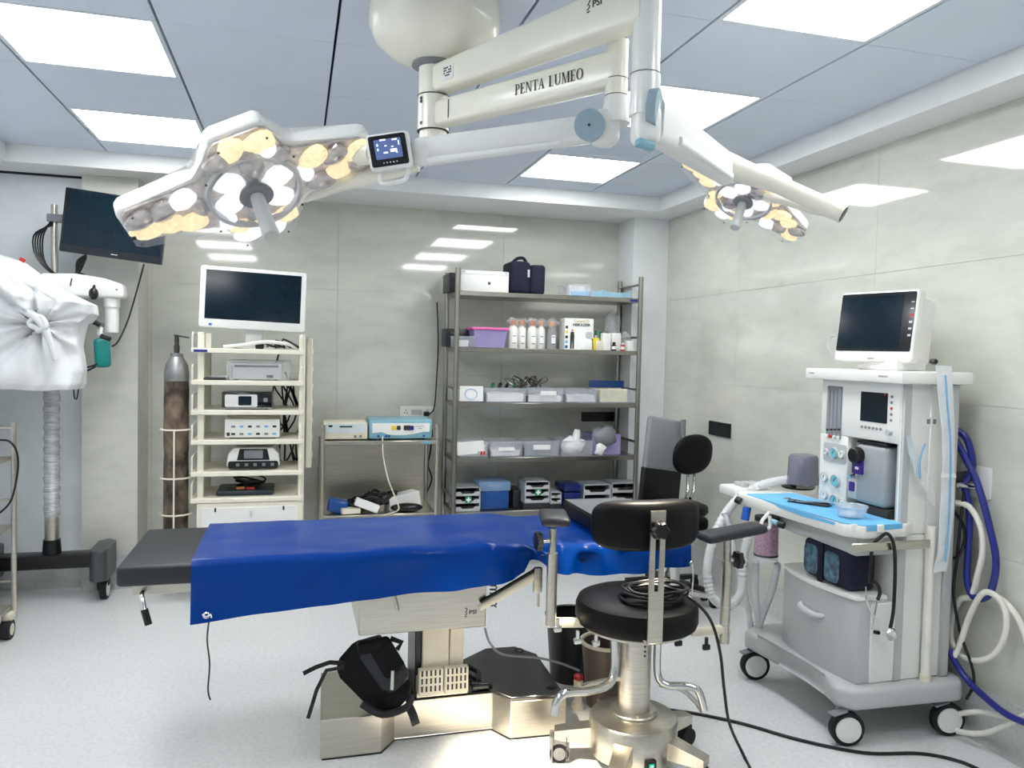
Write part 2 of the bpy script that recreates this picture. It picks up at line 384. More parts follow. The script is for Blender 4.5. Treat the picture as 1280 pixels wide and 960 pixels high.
# ceiling tiles and lights
GX = [XFL, -1.092, -.485, .128, .743, 1.358, 1.973, XFR]
GY = [YF, 4.86, 4.245, 3.63, 3.015, 2.4, 1.785, 1.17, .555, -.06, -.675, -1.29, YN]
PANELS = {(1, 1), (1, 3), (1, 5), (1, 7), (5, 1), (5, 3), (5, 5), (5, 7)}
side = {1: 'left', 5: 'right'}
names = {1: 'nearest the back wall', 3: 'second from the back wall', 5: 'third from the back wall', 7: 'farthest from the back wall', 9: 'farthest from the back wall'}
for i in range(len(GX)-1):
    for j in range(len(GY)-1):
        x0, x1, y1, y0 = GX[i]+.005, GX[i+1]-.005, GY[j]-.0012, GY[j+1]+.0012
        if (i, j) in PANELS:
            t = thing('ceiling_light', 'square white ceiling light panel in the %s row, %s' % (side[i], names[j]), 'ceiling light', ((x0+x1)/2, (y0+y1)/2, ZC), 'flat ceiling light panels')
            m = MB(); f = .018
            m.bx(x0, x1, y0, y0+f, ZC, ZC+.02); m.bx(x0, x1, y1-f, y1, ZC, ZC+.02); m.bx(x0, x0+f, y0+f, y1-f, ZC, ZC+.02); m.bx(x1-f, x1, y0+f, y1-f, ZC, ZC+.02)
            m.build('frame', 'lightframe', t)
            MB().bx(x0+f, x1-f, y0+f, y1-f, ZC+.004, ZC+.014).build('diffuser', 'panel', t)
        elif (i, j) == (5, 2):
            t = thing('air_vent', 'pale blue louvred air conditioning vent between two ceiling panels', 'air vent', ((x0+x1)/2, (y0+y1)/2, ZC))
            m = MB(); f = .07
            m.bx(x0, x1, y0, y0+f, ZC, ZC+.02); m.bx(x0, x1, y1-f, y1, ZC, ZC+.02); m.bx(x0, x0+f, y0+f, y1-f, ZC, ZC+.02); m.bx(x1-f, x1, y0+f, y1-f, ZC, ZC+.02)
            m.build('frame', 'ceil', t)
            for k in range(9):
                yy = y0+f+(k+.5)*(y1-y0-2*f)/9
                MB().box(((x0+x1)/2, yy, ZC+.006), (x1-x0-2*f, .032, .004), rot=M.Rotation(R(-32), 3, 'X')).build('slat', 'ceil', t)
        else:
            MB().bx(x0, x1, y0, y1, ZC, ZC+.02, .001, 1).build('ceiling_tile', 'ceil', ceil)

# ------------------------------------------------------------------ surgical light
PX, PY = .43, 2.58
sl = thing('surgical_light', 'cream ceiling-hung surgical light with two lamp heads on jointed arms', 'surgical light', (PX, PY, ZC))
MB().lathe([(.20, ZC), (.213, ZC-.004), (.216, ZC-.05), (.214, ZC-.085), (.195, ZC-.125), (.15, ZC-.165), (.095, ZC-.19), (.06, ZC-.197)], (PX, PY, 0), 48).build('ceiling_dome', 'cream', sl, 50)
MB().lathe([(.03, 2.492), (.072, 2.49), (.074, 2.474), (.055, 2.468), (.03, 2.468)], (PX, PY, 0), 32).build('collar', 'greyd', sl)
pil = MB().cyl((PX, PY, 2.48), (PX, PY, 2.375), .05, n=32).cyl((PX, PY, 2.374), (PX, PY, 2.262), .052, n=32).cyl((PX, PY, 2.261), (PX, PY, 2.235), .045, n=32).build('pillar', 'cream', sl)
for z in (2.376, 2.47, 2.262): MB().lathe([(.0525, z-.0015), (.0532, z-.0015), (.0532, z+.0015), (.0525, z+.0015)], (PX, PY, 0), 32).build('seam', 'ink', pil)
for z, a in ((2.44, -1.5), (2.35, -2.6), (2.28, -2.6), (2.36, -2.6)): MB().cyl((PX+.045*math.cos(a), PY+.045*math.sin(a), z), (PX+.054*math.cos(a), PY+.054*math.sin(a), z), .006, n=10).build('screw', 'blk', pil)

def beam(p0, p1, h0, h1, w0, w1, r=.014, lift=0):
    """rounded box-section arm from p0 to p1"""
    p0, p1 = V(p0), V(p1); x = (p1-p0).normalized(); sd = x.cross(V((0, 0, 1))).normalized(); upv = sd.cross(x)
    rs = []
    for p, h, w_ in ((p0, h0, w0), (p0.lerp(p1, .5), (h0+h1)/2, (w0+w1)/2), (p1, h1, w1)):
        rs.append([p + sd*a + upv*c for a, c in rrect(w_, h, r)])
    return MB().rings(rs)
P1 = V((.859, 1.857, 0)); P2 = V((.842, 2.005, 0)); P0 = V((PX, PY, 0))
d1 = (P1-P0).normalized(); d2 = (P2-P0).normalized()
a1 = beam(P0+d1*.02+V((0, 0, 2.425)), P1+V((0, 0, 2.445)), .088, .125, .07, .075).build('upper_arm', 'cream', sl)
a2 = beam(P0+d2*.02+V((0, 0, 2.312)), P2+V((0, 0, 2.318)), .08, .095, .066, .06).build('lower_arm', 'cream', sl)
def side_of(p, d, off, z):     # frame on the viewer's side of an arm
    n = d.cross(V((0, 0, 1))); n = n if n.dot(V((0, 0, 0))-p) > 0 else -n
    x = V((0, 0, 1)).cross(n)
    q = p + n*off; return frame((q.x, q.y, z), x, (0, 0, 1))
MB_ = side_of(P0.lerp(P2, .70), d2, .0325, 2.318)
serif('PENTA LUMEO', .031, .245, MB_, 'ink', a2)
lg = side_of(P0.lerp(P1, .835), d1, .0375, 2.465)
logo((0, 0, 0), .040, lambda p: lg, 'ink', a1)
# coupling marks at the pillar end of both arms
cp = MB(); q = side_of(P0.lerp(P1, .13), d1, .036, 2.425)
cp.prism(rrect(.055, .05, .01), .002, q @ M.Translation((0, 0, -.001))); cp.build('cover_plate', 'lampwhite', a1)
dd = MB()
for i in range(5):
    for j in range(4):
        if (i*3+j*5) % 4: dd.box(q @ V((-.015+.0075*i, -.012+.008*j, .0012)), (.004, .004, .004))
dd.build('plate_mark', 'ink', a1)
q2 = side_of(P0.lerp(P2, .115), d2, .034, 2.312)
MB().prism(rrect(.002, .06, .0009), .002, q2 @ M.Translation((.02, 0, 0))).build('seam', 'ink', a2)
# vertical poles and elbows
MB().cyl(P1+V((0, 0, 2.53)), P1+V((0, 0, 2.255)), .036, n=28).cyl(P1+V((0, 0, 2.254)), P1+V((0, 0, 2.19)), .039, n=28).build('pole', 'lampwhite', sl)
MB().cyl(P2+V((0, 0, 2.395)), P2+V((0, 0, 2.29)), .030, n=28).cyl(P2+V((0, 0, 2.289)), P2+V((0, 0, 2.235)), .031, n=28).build('pole', 'cream', sl)
for P, z, r in ((P1, 2.255, .0395), (P1, 2.19, .0395), (P2, 2.29, .0315), (P2, 2.245, .0315), (P2, 2.3955, .0302)):
    MB().lathe([(r-.001, z-.001), (r, z-.001), (r, z+.001), (r-.001, z+.001)], P, 28).build('seam', 'ink', sl)
# elbow 1 (right-hand spring arm)
E1 = at(806, 135, D=2.02); E1e = at(905, 205, D=2.42)
v1 = (E1e-E1).normalized()
e = MB().cyl((P1.x, P1.y, 2.20), (P1.x, P1.y, 2.15), .040, .040, 28).box((P1.x+.004, P1.y, 2.125), (.07, .07, .10), .022, 3)
e.build('elbow', 'lampwhite', sl)
ax1 = (RT*.93 - UP*.12 - FW*.35).normalized(); hub1 = at(818, 136, D=1.98)
MB().cyl(hub1-ax1*.012, hub1+ax1*.012, .05, n=32).build('elbow_disc', 'disc', sl)
MB().box((P1.x-.006, P1.y-.02, 2.072), (.05, .03, .02), .006, rot=M.Rotation(.2, 3, 'Y')).build('elbow_catch', 'bluep', sl)
beam(at(815, 150, D=2.03), at(908, 212, D=2.42), .115, .095, .07, .06, .022).build('spring_arm', 'lampwhite', sl)
beam(at(838, 178, D=2.10), at(905, 222, D=2.40), .022, .02, .072, .064, .006).build('arm_trim', 'trim', sl)
tubeE = at(1054, 268, D=2.28); tubeS = at(900, 203, D=2.43)
MB().tube([tubeS, at(935, 217, D=2.40), at(975, 232, D=2.36), tubeE], .03, 20, 6, rad=lambda t: .040-.013*min(1, max(0, (t-.1)*1.8))).build('yoke_tube', 'cream', sl)
tv = (tubeE-at(975, 232, D=2.36)).normalized()
MB().cyl(tubeE-tv*.004, tubeE+tv*.002, .0235, n=20).build('tube_end', 'blk', sl)
MB().tube([at(1040, 264, D=2.44), at(1010, 258, D=2.50), at(985, 250, D=2.58), at(960, 245, D=2.68)], .02, 12, 5).build('yoke_branch', 'cream', sl)
# elbow 2 (left-hand spring arm)
E2 = at(748, 155, D=2.13)
MB().cyl((P2.x, P2.y, 2.24), (P2.x, P2.y, 2.17), .034, .04, 28).box(E2+V((.02, 0, -.01)), (.075, .075, .10), .025, 3).build('elbow', 'lampwhite', sl)
ax2 = (-FW*.93 - RT*.28 - UP*.2).normalized(); hub2 = at(738, 157, D=2.11)
MB().cyl(hub2-ax2*.05, hub2+ax2*.018, .042, n=32).build('elbow_disc', 'disc', sl)
MB().cyl(hub2+ax2*.017, hub2+ax2*.0195, .004, n=10).build('screw', 'ink', sl)
beam(at(735, 162, D=2.14), at(530, 190, D=2.16), .075, .078, .066, .06, .026).build('spring_arm', 'lampwhite', sl)
beam(at(700, 180, D=2.125), at(535, 202, D=2.135), .012, .018, .03, .03, .005).build('arm_trim', 'trim', sl)
MB().ball(at(528, 190, D=2.16), .04).build('joint_cap', 'lampwhite', sl)
MB().cyl(at(524, 190, D=2.16), at(512, 192, D=2.16), .026, n=20).build('joint', 'greyd', sl)
# control panel
cx = (RT*.985 + UP*.16 + FW*.05).normalized(); cy = UP*.98 - RT*.16 - FW*.12
pm = frame(at(487, 189, D=2.10), cx, cy)
cp = MB().prism(rrect(.118, .098, .012), .05, pm @ M.Translation((0, 0, -.045)), .004).build('control_panel', 'lampwhite', sl)
MB().prism(rrect(.101, .082, .006), .003, pm @ M.Translation((-.002, .002, .004))).build('bezel', 'gloss', cp)
MB().prism(rrect(.073, .052, .003), .002, pm @ M.Translation((-.002, .006, .0062))).build('screen', 'lcd', cp)
mk = MB()
for x, y, a, c in ((-.012, .024, .016, .004), (.02, .022, .014, .004), (-.028, .012, .004, .006), (.03, .012, .003, .012), (-.006, .008, .006, .003), (.012, .004, .006, .003), (-.028, 0, .004, .006), (.014, -.006, .018, .008), (-.008, -.01, .012, .004), (.022, -.012, .004, .004)):
    mk.prism([(x-a/2, y-c/2+.004), (x+a/2, y-c/2+.004), (x+a/2, y+c/2+.004), (x-a/2, y+c/2+.004)], .001, pm @ M.Translation((-.002, .002, .008)))
mk.build('screen_mark', 'lcdm', cp)
bt = MB()
for k in range(5): bt.prism(rrect(.004, .004, .0015), .001, pm @ M.Translation((-.02+.009*k, -.03, .0068)))
bt.build('button', 'grey', cp)
hh = MB().tube([pm @ V(p) for p in ((-.035, -.045, -.015), (-.04, -.075, -.013), (-.026, -.082, -.013), (.02, -.08, -.013), (.034, -.07, -.013), (.045, -.04, -.015))], .0065, 10, 5)
hh.build('handle', 'lampwhite', cp)
MB().cyl(at(448, 194, D=2.15), at(466, 192, D=2.12), .028, n=20).build('joint', 'cream', sl)
MB().tube([at(522, 204, D=2.19), at(480, 216, D=2.2), at(430, 228, D=2.22), at(372, 244, D=2.26), at(335, 240, D=2.28)], .024, 14, 6).build('yoke_tube', 'cream', sl)

def lamp_head(c, n, a, sc, spin, power, aim, seed):
    rnd = random.Random(seed)
    n = V(n).normalized(); m = frame(c, a, n.cross(V(a)))      # local z = n, the way the lamp shines
    m = m @ M.Diagonal((sc, sc, sc, 1))
    out = [(.335, -.04), (.335, .045), (.315, .06), (.135, .098), (.118, .11), (.085, .19), (.07, .20), (-.045, .19), (-.062, .18), (-.112, .095), (-.13, .08), (-.325, .062), (-.345, .045), (-.345, -.045), (-.325, -.06), (-.135, -.095), (-.118, -.105), (-.085, -.19), (-.07, -.20), (.045, -.19), (.062, -.18), (.112, -.095), (.13, -.08), (.315, -.06)]
    hd = MB().prism([(x*1.02, y*1.04) for x, y in out], .05, m @ M.Translation((0, 0, -.065)), .010*sc, 3).build('lamp_head', 'lampwhite', sl, 30)
    MB().prism([(x*.985, y*.985) for x, y in out], .008, m @ M.Translation((0, 0, -.015))).build('reflector_plate', 'lampback', hd)
    MB().prism([(x*.99, y*.99) for x, y in out], .003, m @ M.Translation((0, 0, .016))).build('lens_cover', 'lens', hd)
    MB().lathe([(.128, 0), (.132, .004), (.128, .016), (.118, .016), (.116, .004), (.116, 0)], (0, 0, 0), 40, hollow=True).build('ring', 'grey', hd).matrix_local = M.Translation(-ORG[sl.name]) @ m @ M.Translation(ORG[sl.name])
    spots = []
    for k in range(6): spots.append((.075*math.cos(k*PI/3+.3), .075*math.sin(k*PI/3+.3), .036, k*60+17, 'cool' if k % 3 != 1 else 'refl'))
    for x, y, r, ang in ((.30, .022, .033, 15), (.30, -.022, .033, -10), (.238, .035, .03, 30), (.235, -.025, .03, 0), (.18, .05, .034, 20), (.182, -.045, .033, 0), (.145, .005, .024, 90),
                         (-.30, .022, .033, 15), (-.30, -.022, .033, -10), (-.238, .028, .032, 30), (-.235, -.03, .03, 0), (-.18, .045, .032, 20), (-.182, -.045, .033, 0), (-.148, .0, .024, 90),
                         (.06, .155, .034, 0), (-.015, .155, .034, 60), (.07, .12, .022, 30), (-.055, .13, .03, 0), (.015, .125, .024, 0), (-.06, -.155, .034, 0), (.015, -.155, .034, 60), (.055, -.13, .03, 0), (-.075, -.12, .024, 0), (-.015, -.12, .024, 20), (.10, .09, .024, 40), (-.10, -.085, .024, 40)):
        spots.append((x, y, r, ang, rnd.choice(('warm', 'warm', 'warm', 'cool', 'refl'))))
    for x, y, r, ang, km in spots:
        rs = []
        for rr, z in ((1.0, 0), (.96, .010), (.6, .018), (.2, .021)):
            rs.append([m @ M.Translation((x, y, -.006)) @ M.Rotation(R(ang), 4, 'Z') @ V((r*rr*1.28*math.cos(t)*(1+.12*math.cos(3*t+seed)), r*rr*.96*math.sin(t)*(1+.1*math.sin(2*t)), z)) for t in [2*PI*q/14 for q in range(14)]])
        MB().rings(rs).build('led_module', km, hd)
    MB().lathe([(.02, .0), (.042, .012), (.046, .022), (.04, .026), (.02, .026)], (0, 0, 0), 28).build('handle_flange', 'greyd', hd).matrix_local = M.Translation(-ORG[sl.name]) @ m @ M.Translation(ORG[sl.name])
    MB().lathe([(.018, .02), (.019, .03), (.021, .14), (.023, .16), (.02, .166), (.012, .166)], (0, 0, 0), 24).build('handle', 'grey', hd).matrix_local = M.Translation(-ORG[sl.name]) @ m @ M.Translation(ORG[sl.name])
    for k, (x, y) in enumerate(out):
        if k % 2: MB().cyl(m @ V((x*.95, y*.95, .018)), m @ V((x*.95, y*.95, .0205)), .003*sc, n=8).build('screw', 'ink', hd)
    lt = bpy.data.lights.new('surgical_lamp', 'SPOT'); lt.energy = power; lt.color = (1, .86, .66); lt.spot_size = R(26); lt.spot_blend = .7; lt.shadow_soft_size = .09
    lo = bpy.data.objects.new('surgical_lamp', lt); COL.objects.link(lo)
    p = m @ V((0, 0, .19)); lo.location = p; lo.rotation_euler = (V(aim)-p).to_track_quat('-Z', 'Y').to_euler()
    return hd, m
h1, m1 = lamp_head((-.114, 2.232, 1.959), (.287, -.53, -.798), (.927, -.056, .371), 1.0, 0, 330, (.90, 2.60, 0), 3)
MB().prism(rrect(.011, .011, .002), .003, m1 @ M.Translation((-.335, -.012, .018))).build('sensor', 'blk', h1)
h2, m2 = lamp_head(tuple(at(930, 249, D=2.75)), tuple(RT*-.36-UP*.86-FW*.36), tuple(RT*.82-UP*.46+FW*.28), .78, 0, 330, (.93, 2.62, 0), 5)

# ------------------------------------------------------------------ operating table
ot = thing('operating_table', 'stainless steel operating table with black mattress on a low chamfered base', 'operating table', (.585, 3.1, 0))
H0 = .155
base_pts = [(.10, 2.895), (.325, 2.895), (.385, 2.985), (.78, 2.985), (.832, 2.885), (1.06, 2.875), (1.075, 3.31), (1.00, 3.42), (.85, 3.425), (.70, 3.30), (.36, 3.30), (.30, 3.335), (.115, 3.335)]
bs = MB().prism(base_pts, H0-.008, M.Translation((0, 0, .008)), .003, 1).build('base', 'steelb', ot, 30)
MB().prism([(x+(.585-x)*.015, y+(3.1-y)*.03) for x, y in base_pts], .008).build('foot_plate', 'blk', ot)
MB().prism([(.36, 2.995), (.775, 2.995), (.69, 3.10), (.69, 3.29), (.36, 3.29)], .004, M.Translation((0, 0, H0))).build('black_top_plate', 'gloss', ot)
rp = [(.835, 2.892), (1.053, 2.882), (1.068, 3.30), (.995, 3.41), (.855, 3.415), (.70, 3.29), (.70, 3.10)]
rt = MB().prism(rp, .014, M.Translation((0, 0, H0)), .003, 1).build('end_cover', 'steeld', ot)  # stainless top; the darker steel colour paints in its dark reflection
MB().lathe([(.02, 0), (.022, .002), (.018, .004), (.003, .004)], (1.0, 3.36, H0+.014), 20).build('cap', 'blk', rt)
MB().lathe([(.02, 0), (.022, .002), (.018, .004), (.003, .004)], (1.02, 2.95, H0+.014), 20).build('cap', 'blk', rt)
MB().tube([(.735, 3.03, .185), (.75, 3.12, .19), (.69, 3.22, .19)], .012, 8, 4).build('transport_handle', 'blk', ot)
MB().bx(.70, .785, 2.995, 3.03, .165, .19, .008).build('handle_grip', 'gloss', ot)
# telescopic column with its slotted vent covers
MB().bx(.492, .60, 2.99, 3.22, .16, .50, .004, 1).build('column', 'ivory', ot)
MB().bx(.603, .66, 2.995, 3.22, .16, .50, .004, 1).build('column', 'ivory', ot)
MB().bx(.465, .49, 3.0, 3.2, .16, .46, .003, 1).build('column_side', 'blk', ot)
def vent(x0, x1):
    v = MB().bx(x0, x1, 2.955, 2.985, .18, .285, .004, 1).build('vent_cover', 'ivory', ot)
    for r_ in range(3):
        for k in range(5):
            xx = x0+.014+(x1-x0-.028)*k/4; zz = .198+.031*r_
            MB().bx(xx-.0035, xx+.0035, 2.953, 2.957, zz, zz+.022).build('slot', 'blk', v)
vent(.474, .572); vent(.577, .674)
MB().bx(.47, .68, 2.985, 3.24, .16, .25, .004, 1).build('column_skirt', 'steel', ot)
# apron block
MB().bx(.232, .716, 2.86, 3.30, .475, .70, .004, 1).build('table_block', 'steelb', ot)
blk = [o for o in ot.children if o.name.startswith('table_block')][0]
logo((.66, 2.8595, .535), .037, FRONT, 'ink', blk)
MB().cyl((.42, 2.93, .475), (.42, 2.93, .462), .01, n=12).build('screw', 'blk', ot)
MB().cyl((.36, 2.865, .63), (.375, 2.85, .565), .007, n=10).build('lever', 'steel', ot)
# top frame and mattress
MB().bx(-.525, .86, 2.83, 3.34, .685, .722, .004, 1).build('top_frame', 'steelb', ot)
MB().bx(1.0, 1.50, 2.85, 3.33, .672, .705, .004, 1).build('head_frame', 'steelb', ot)
for y in (2.815, 3.35): MB().bx(-.30, .82, y-.006, y+.006, .695, .72, .002, 1).build('side_rail', 'steel', ot)
MB().bx(-.57, .77, 2.79, 3.36, .724, .795, .014, 3).build('mattress', 'padgrey', ot)
MB().bx(1.0, 1.52, 2.81, 3.35, .705, .772, .014, 3).build('mattress', 'padgrey', ot)
lv = MB().tube([(-.49, 2.81, .70), (-.49, 2.79, .69), (-.475, 2.765, .64), (-.465, 2.76, .61)], .009, 10, 4).build('lever', 'chrome', ot)
MB().tube([(-.478, 2.768, .655), (-.463, 2.758, .605)], .012, 10, 0).build('lever_grip', 'blk', lv)
# gas spring links at the break
MB().cyl((.69, 2.875, .55), (.905, 2.86, .665), .02, n=14).build('link_arm', 'ivory', ot)
MB().cyl((.69, 2.85, .575), (.90, 2.84, .69), .007, n=10).build('gas_spring', 'blk', ot)
MB().tube([(.78+.014*math.cos(a*.8), 3.0+.014*math.sin(a*.8), .50+a*.0021) for a in range(80)], .003, 5, 0).build('coil_spring', 'steeld', ot)
MB().bx(.90, .935, 2.835, 2.86, .60, .70, .006).build('clamp', 'steel', ot)
MB().cyl((.917, 2.83, .60), (.917, 2.83, .55), .005, n=10).build('clamp_pin', 'steel', ot)

# blue sheet
HEM = [(-.33, .592), (-.1, .615), (.228, .637), (.55, .66), (.79, .674), (.845, .70), (.875, .742), (.91, .735), (.96, .698), (1.11, .672), (1.3, .672), (1.56, .688)]
def interp(t, x):
    for (a, b), (c, d) in zip(t, t[1:]):
        if x <= c: k = (x-a)/(c-a); k = k*k*(3-2*k)*.5+k*.5; return b+(d-b)*k
    return t[-1][1]
X0, X1 = -.335, 1.55
def g(x, c, w_): return math.exp(-((x-c)/w_)**2)
def sheet(u, v):
    x = X0+(X1-X0)*u
    ztop = .808 - .020*min(1, max(0, (x-.86)/.12)); yf, yb = 2.776, 3.368; r_ = .03
    if x > .94: yf = 2.79
    ztop += .004*noise.noise(V((x*3, v*5, 1)))
    hang = ztop - interp(HEM, x)
    lt = yb-yf
    s0, s1 = .05, .05+lt; tot = s1+hang
    s_ = v*tot
    # folds that run down from the top towards the hem near the break, and soft billows before it
    fold = .040*g(x, .70+.25*(s_-s1), .06)*min(1, max(0, (s_-s1+.22)/.22)) - .034*g(x, .90+.10*(s_-s1), .045)*min(1, max(0, (s_-s1+.38)/.25)) + .034*g(x, .99, .05)*min(1, max(0, (s_-s1+.30)/.2)) \
        + .030*g(x, .42+.9*(s_-s1), .10)*min(1, max(0, (s_-s1+.12)/.15)) + .012*g(x, 1.16+.4*(s_-s1), .05)*min(1, max(0, (s_-s1+.2)/.15)) + .010*g(x, .13, .05)*min(1, max(0, (s_-s1+.03)/.05))
    dwn = min(1, max(0, (s_-s1+.06)/.1))
    rid = lambda k_, o_: .22-abs(noise.noise(V((x*k_+s_*2.2, s_*k_*.45, o_))))
    fold += dwn*((.045*rid(4.5, 2)+.018*rid(11, 5))*min(1, max(0, (x-.1)/.35)))
    if x > .95: fold += dwn*.016*math.sin(x*34+s_*9)
    wob = .006*noise.noise(V((x*6, s_*7, 4)))*min(1, max(0, (s_-s1+.1)/.12)) + .0015*noise.noise(V((x*9, s_*9, 9)))
    if s_ < s0: return V((x, yb+.008, ztop-(s0-s_)))
    if s_ < s1-r_: return V((x, yb-(s_-s0), ztop+fold*.55+wob))
    a = (s_-(s1-r_))/(r_*PI/2)
    if a < 1: return V((x, yf+r_-r_*math.sin(a*PI/2)-fold*.5-wob, ztop-r_+r_*math.cos(a*PI/2)+fold*.4))
    dz = (s_-(s1-r_)-r_*PI/2)
    tilt = .05*dz
    return V((x+.02*dz*(1 if x > .9 else -.3), yf-tilt-fold*.8-wob, ztop-r_-dz*(hang-r_)/max(.02, tot-(s1-r_)-r_*PI/2)))
sh = thing('vinyl_sheet', 'glossy royal blue vinyl sheet draped over the operating table', 'sheet', (.6, 3.07, .8))
MB().grid(sheet, 150, 76, .002).build('sheet_cloth', 'blue', sh, 80)
eye = at(258, 769, Y=2.755); 
MB().lathe([(.006, 0), (.011, 0), (.012, .003), (.010, .005), (.006, .004)], eye, 18, (0, -1, 0), hollow=True).build('eyelet', 'chrome', sh)
MB().tube([eye+V((-.012, -.006, .006)), eye+V((0, -.01, -.002)), eye+V((.014, -.008, .004)), eye+V((.016, -.006, -.008))], .0025, 6, 4).build('knot', 'paper', sh)
MB().tube([at(261, 778, Y=2.76), at(259, 800, Y=2.765), at(262, 830, Y=2.77), at(260, 862, Y=2.77), at(263, 875, Y=2.765)], .0028, 6, 5).build('tie_cord', 'ink', sh)
eye2 = at(864, 704, Y=2.745)
MB().lathe([(.005, 0), (.009, 0), (.01, .003), (.008, .005), (.005, .004)], eye2, 18, (0, -1, 0), hollow=True).build('eyelet', 'chrome', sh)
MB().tube([eye2+V((0, -.008, 0)), eye2+V((.004, -.012, -.05)), eye2+V((.002, -.008, -.13))], .003, 6, 5).build('tie_cord', 'paper', sh)
# square pad lying on the sheet
pd = thing('positioning_pad', 'thick black square pad lying on the blue sheet at the head end', 'pad', (1.28, 3.05, .79))
MB().bx(1.19, 1.50, 2.80, 3.34, .798, .865, .012, 3).build('cushion', 'pad', pd)
MB().bx(1.198, 1.492, 2.808, 3.332, .864, .867, .001, 1).build('top_sheen', 'silverpad', pd)  # pale layer paints the reflection on top of the black pad

# black padded strap leaning on the table base
sb = thing('padded_strap', 'black padded limb strap with dangling webbing leaning on the steel table base', 'strap', (.36, 3.0, .155))
q0 = at(435, 815, Y=3.02); q1 = at(500, 880, Y=2.90)
dr = (q1-q0); ln = dr.length
m = frame(q0.lerp(q1, .5), dr, V((.75, -.1, .6)))
MB().prism(rrect(ln*1.05, .17, .05, 5), .035, m @ M.Translation((0, 0, -.02)), .012, 3).build('pad_body', 'pad', sb)
MB().prism(rrect(ln*.72, .115, .03, 5), .03, m @ M.Translation((.0, .07, .012)) @ M.Rotation(R(-10), 4, 'Z'), .012, 3).build('pad_panel', 'padgrey', sb)
MB().prism(rrect(ln*.5, .09, .02, 4), .025, m @ M.Translation((-.01, .10, .035)) @ M.Rotation(R(-14), 4, 'Z'), .01, 3).build('pad_flap', 'pad', sb)
MB().box(at(463, 806, Y=2.95), (.10, .05, .05), .014, 3, M.Rotation(R(-12), 3, 'Y')).build('pad_roll', 'pad', sb)
MB().tube([at(452, 880, Y=2.88), at(478, 893, Y=2.87), at(508, 884, Y=2.88), at(515, 868, Y=2.9)], .014, 8, 5).build('pad_edge', 'rubber', sb)
MB().cyl(at(491, 838, Y=2.87), at(490, 862, Y=2.86), .007, n=10).build('buckle_pin', 'chrome', sb)
def strap(pts, wd, nm, mt='blk'):
    a = MB(); P = [V(p) for p in pts]; rs = []
    for i, p in enumerate(P):
        t = (P[min(i+1, len(P)-1)]-P[max(i-1, 0)]).normalized(); s_ = t.cross(V((0, -1, .3))).normalized(); n_ = t.cross(s_)
        rs.append([p+s_*wd+n_*.0015, p-s_*wd+n_*.0015, p-s_*wd-n_*.0015, p+s_*wd-n_*.0015])
    return a.rings(rs).build(nm, mt, sb)
strap([at(432, 829, Y=2.98), at(412, 828, Y=2.95), at(395, 834, Y=2.93), at(379, 842, Y=2.92)], .008, 'webbing')
strap([at(430, 834, Y=2.96), at(408, 838, Y=2.93), at(396, 862, Y=2.88), at(385, 898, Y=2.87)], .007, 'webbing')
strap([at(511, 882, Y=2.88), at(516, 893, Y=2.86), at(520, 906, Y=2.86)], .016, 'webbing')
strap([at(488, 798, Y=2.97), at(502, 803, Y=2.95), at(496, 812, Y=2.95)], .010, 'webbing')

# ------------------------------------------------------------------ surgeon stool
SX, SY = 1.235, 2.62
st = thing('surgeon_stool', 'steel surgeon stool with round black seat, armrests and slotted back bracket', 'stool', (SX, SY, 0))
MB().lathe([(.158, .05), (.163, .055), (.165, .175), (.158, .185), (.09, .195), (.085, .2)], (SX, SY, 0), 48).build('base_drum', 'steelb', st)
MB().lathe([(.09, .196), (.092, .206), (.088, .21), (.06, .212)], (SX, SY, 0), 40).build('column_flange', 'steel', st)
for k in range(3):
    a = R(-100+60*k); MB().cyl((SX+.075*math.cos(a), SY+.075*math.sin(a), .21), (SX+.075*math.cos(a), SY+.075*math.sin(a), .217), .008, n=6).build('bolt', 'steel', st)
cl = MB().lathe([(.06, .2), (.06, .49), (.054, .495), (.04, .496)], (SX, SY, 0), 40).build('column', 'steel', st)
for z in (.465, .447, .43): MB().cyl((SX-.01+.02, SY-.056, z), (SX-.01+.022, SY-.062, z), .004, n=8).build('screw', 'ink', cl)
MB().cyl((SX, SY, .49), (SX, SY, .53), .045, n=30).build('piston', 'chrome', st)
for k in range(5):
    a = R(18+72*k); d = V((math.cos(a), math.sin(a), 0)); sd = V((-d.y, d.x, 0)); c = V((SX, SY, 0))
    MB().rings([[c+d*t+sd*x+V((0, 0, z)) for x, z in ((-w_, z0), (w_, z0), (w_, z1), (-w_, z1))] for t, w_, z0, z1 in ((.12, .035, .075, .15), (.27, .027, .085, .125), (.295, .025, .09, .12))]).build('leg', 'steelb', st)
    p = c+d*.275
    ct = MB().cyl(p+sd*.012+V((0, 0, .036)), p+sd*.028+V((0, 0, .036)), .036, n=24).cyl(p-sd*.028+V((0, 0, .036)), p-sd*.012+V((0, 0, .036)), .036, n=24).build('caster', 'rubber', st)
    MB().box(p+V((0, 0, .055)), (.05, .05, .065), .012, 2, M.Rotation(a, 3, 'Z')).build('fork', 'silver' if k in (2, 1) else 'blk', ct)
    MB().cyl(p+sd*.0282+V((0, 0, .036)), p+sd*.0305+V((0, 0, .036)), .024, n=20).build('hub_cap', 'silver', ct)
ds = MB().bx(SX-.028, SX+.012, SY-.180, SY-.155, .05, .10, .004).build('switch_box', 'blk', st)
MB().bx(SX-.018, SX+.002, SY-.183, SY-.179, .068, .09, .002).build('switch', mat('lit_green', (20, 150, 120), .3, emit=(20, 170, 130), es=.6), ds)
MB().bx(SX-.013, SX-.003, SY-.1845, SY-.1828, .08, .086, .0005, 1).build('switch_mark', 'paper', ds)
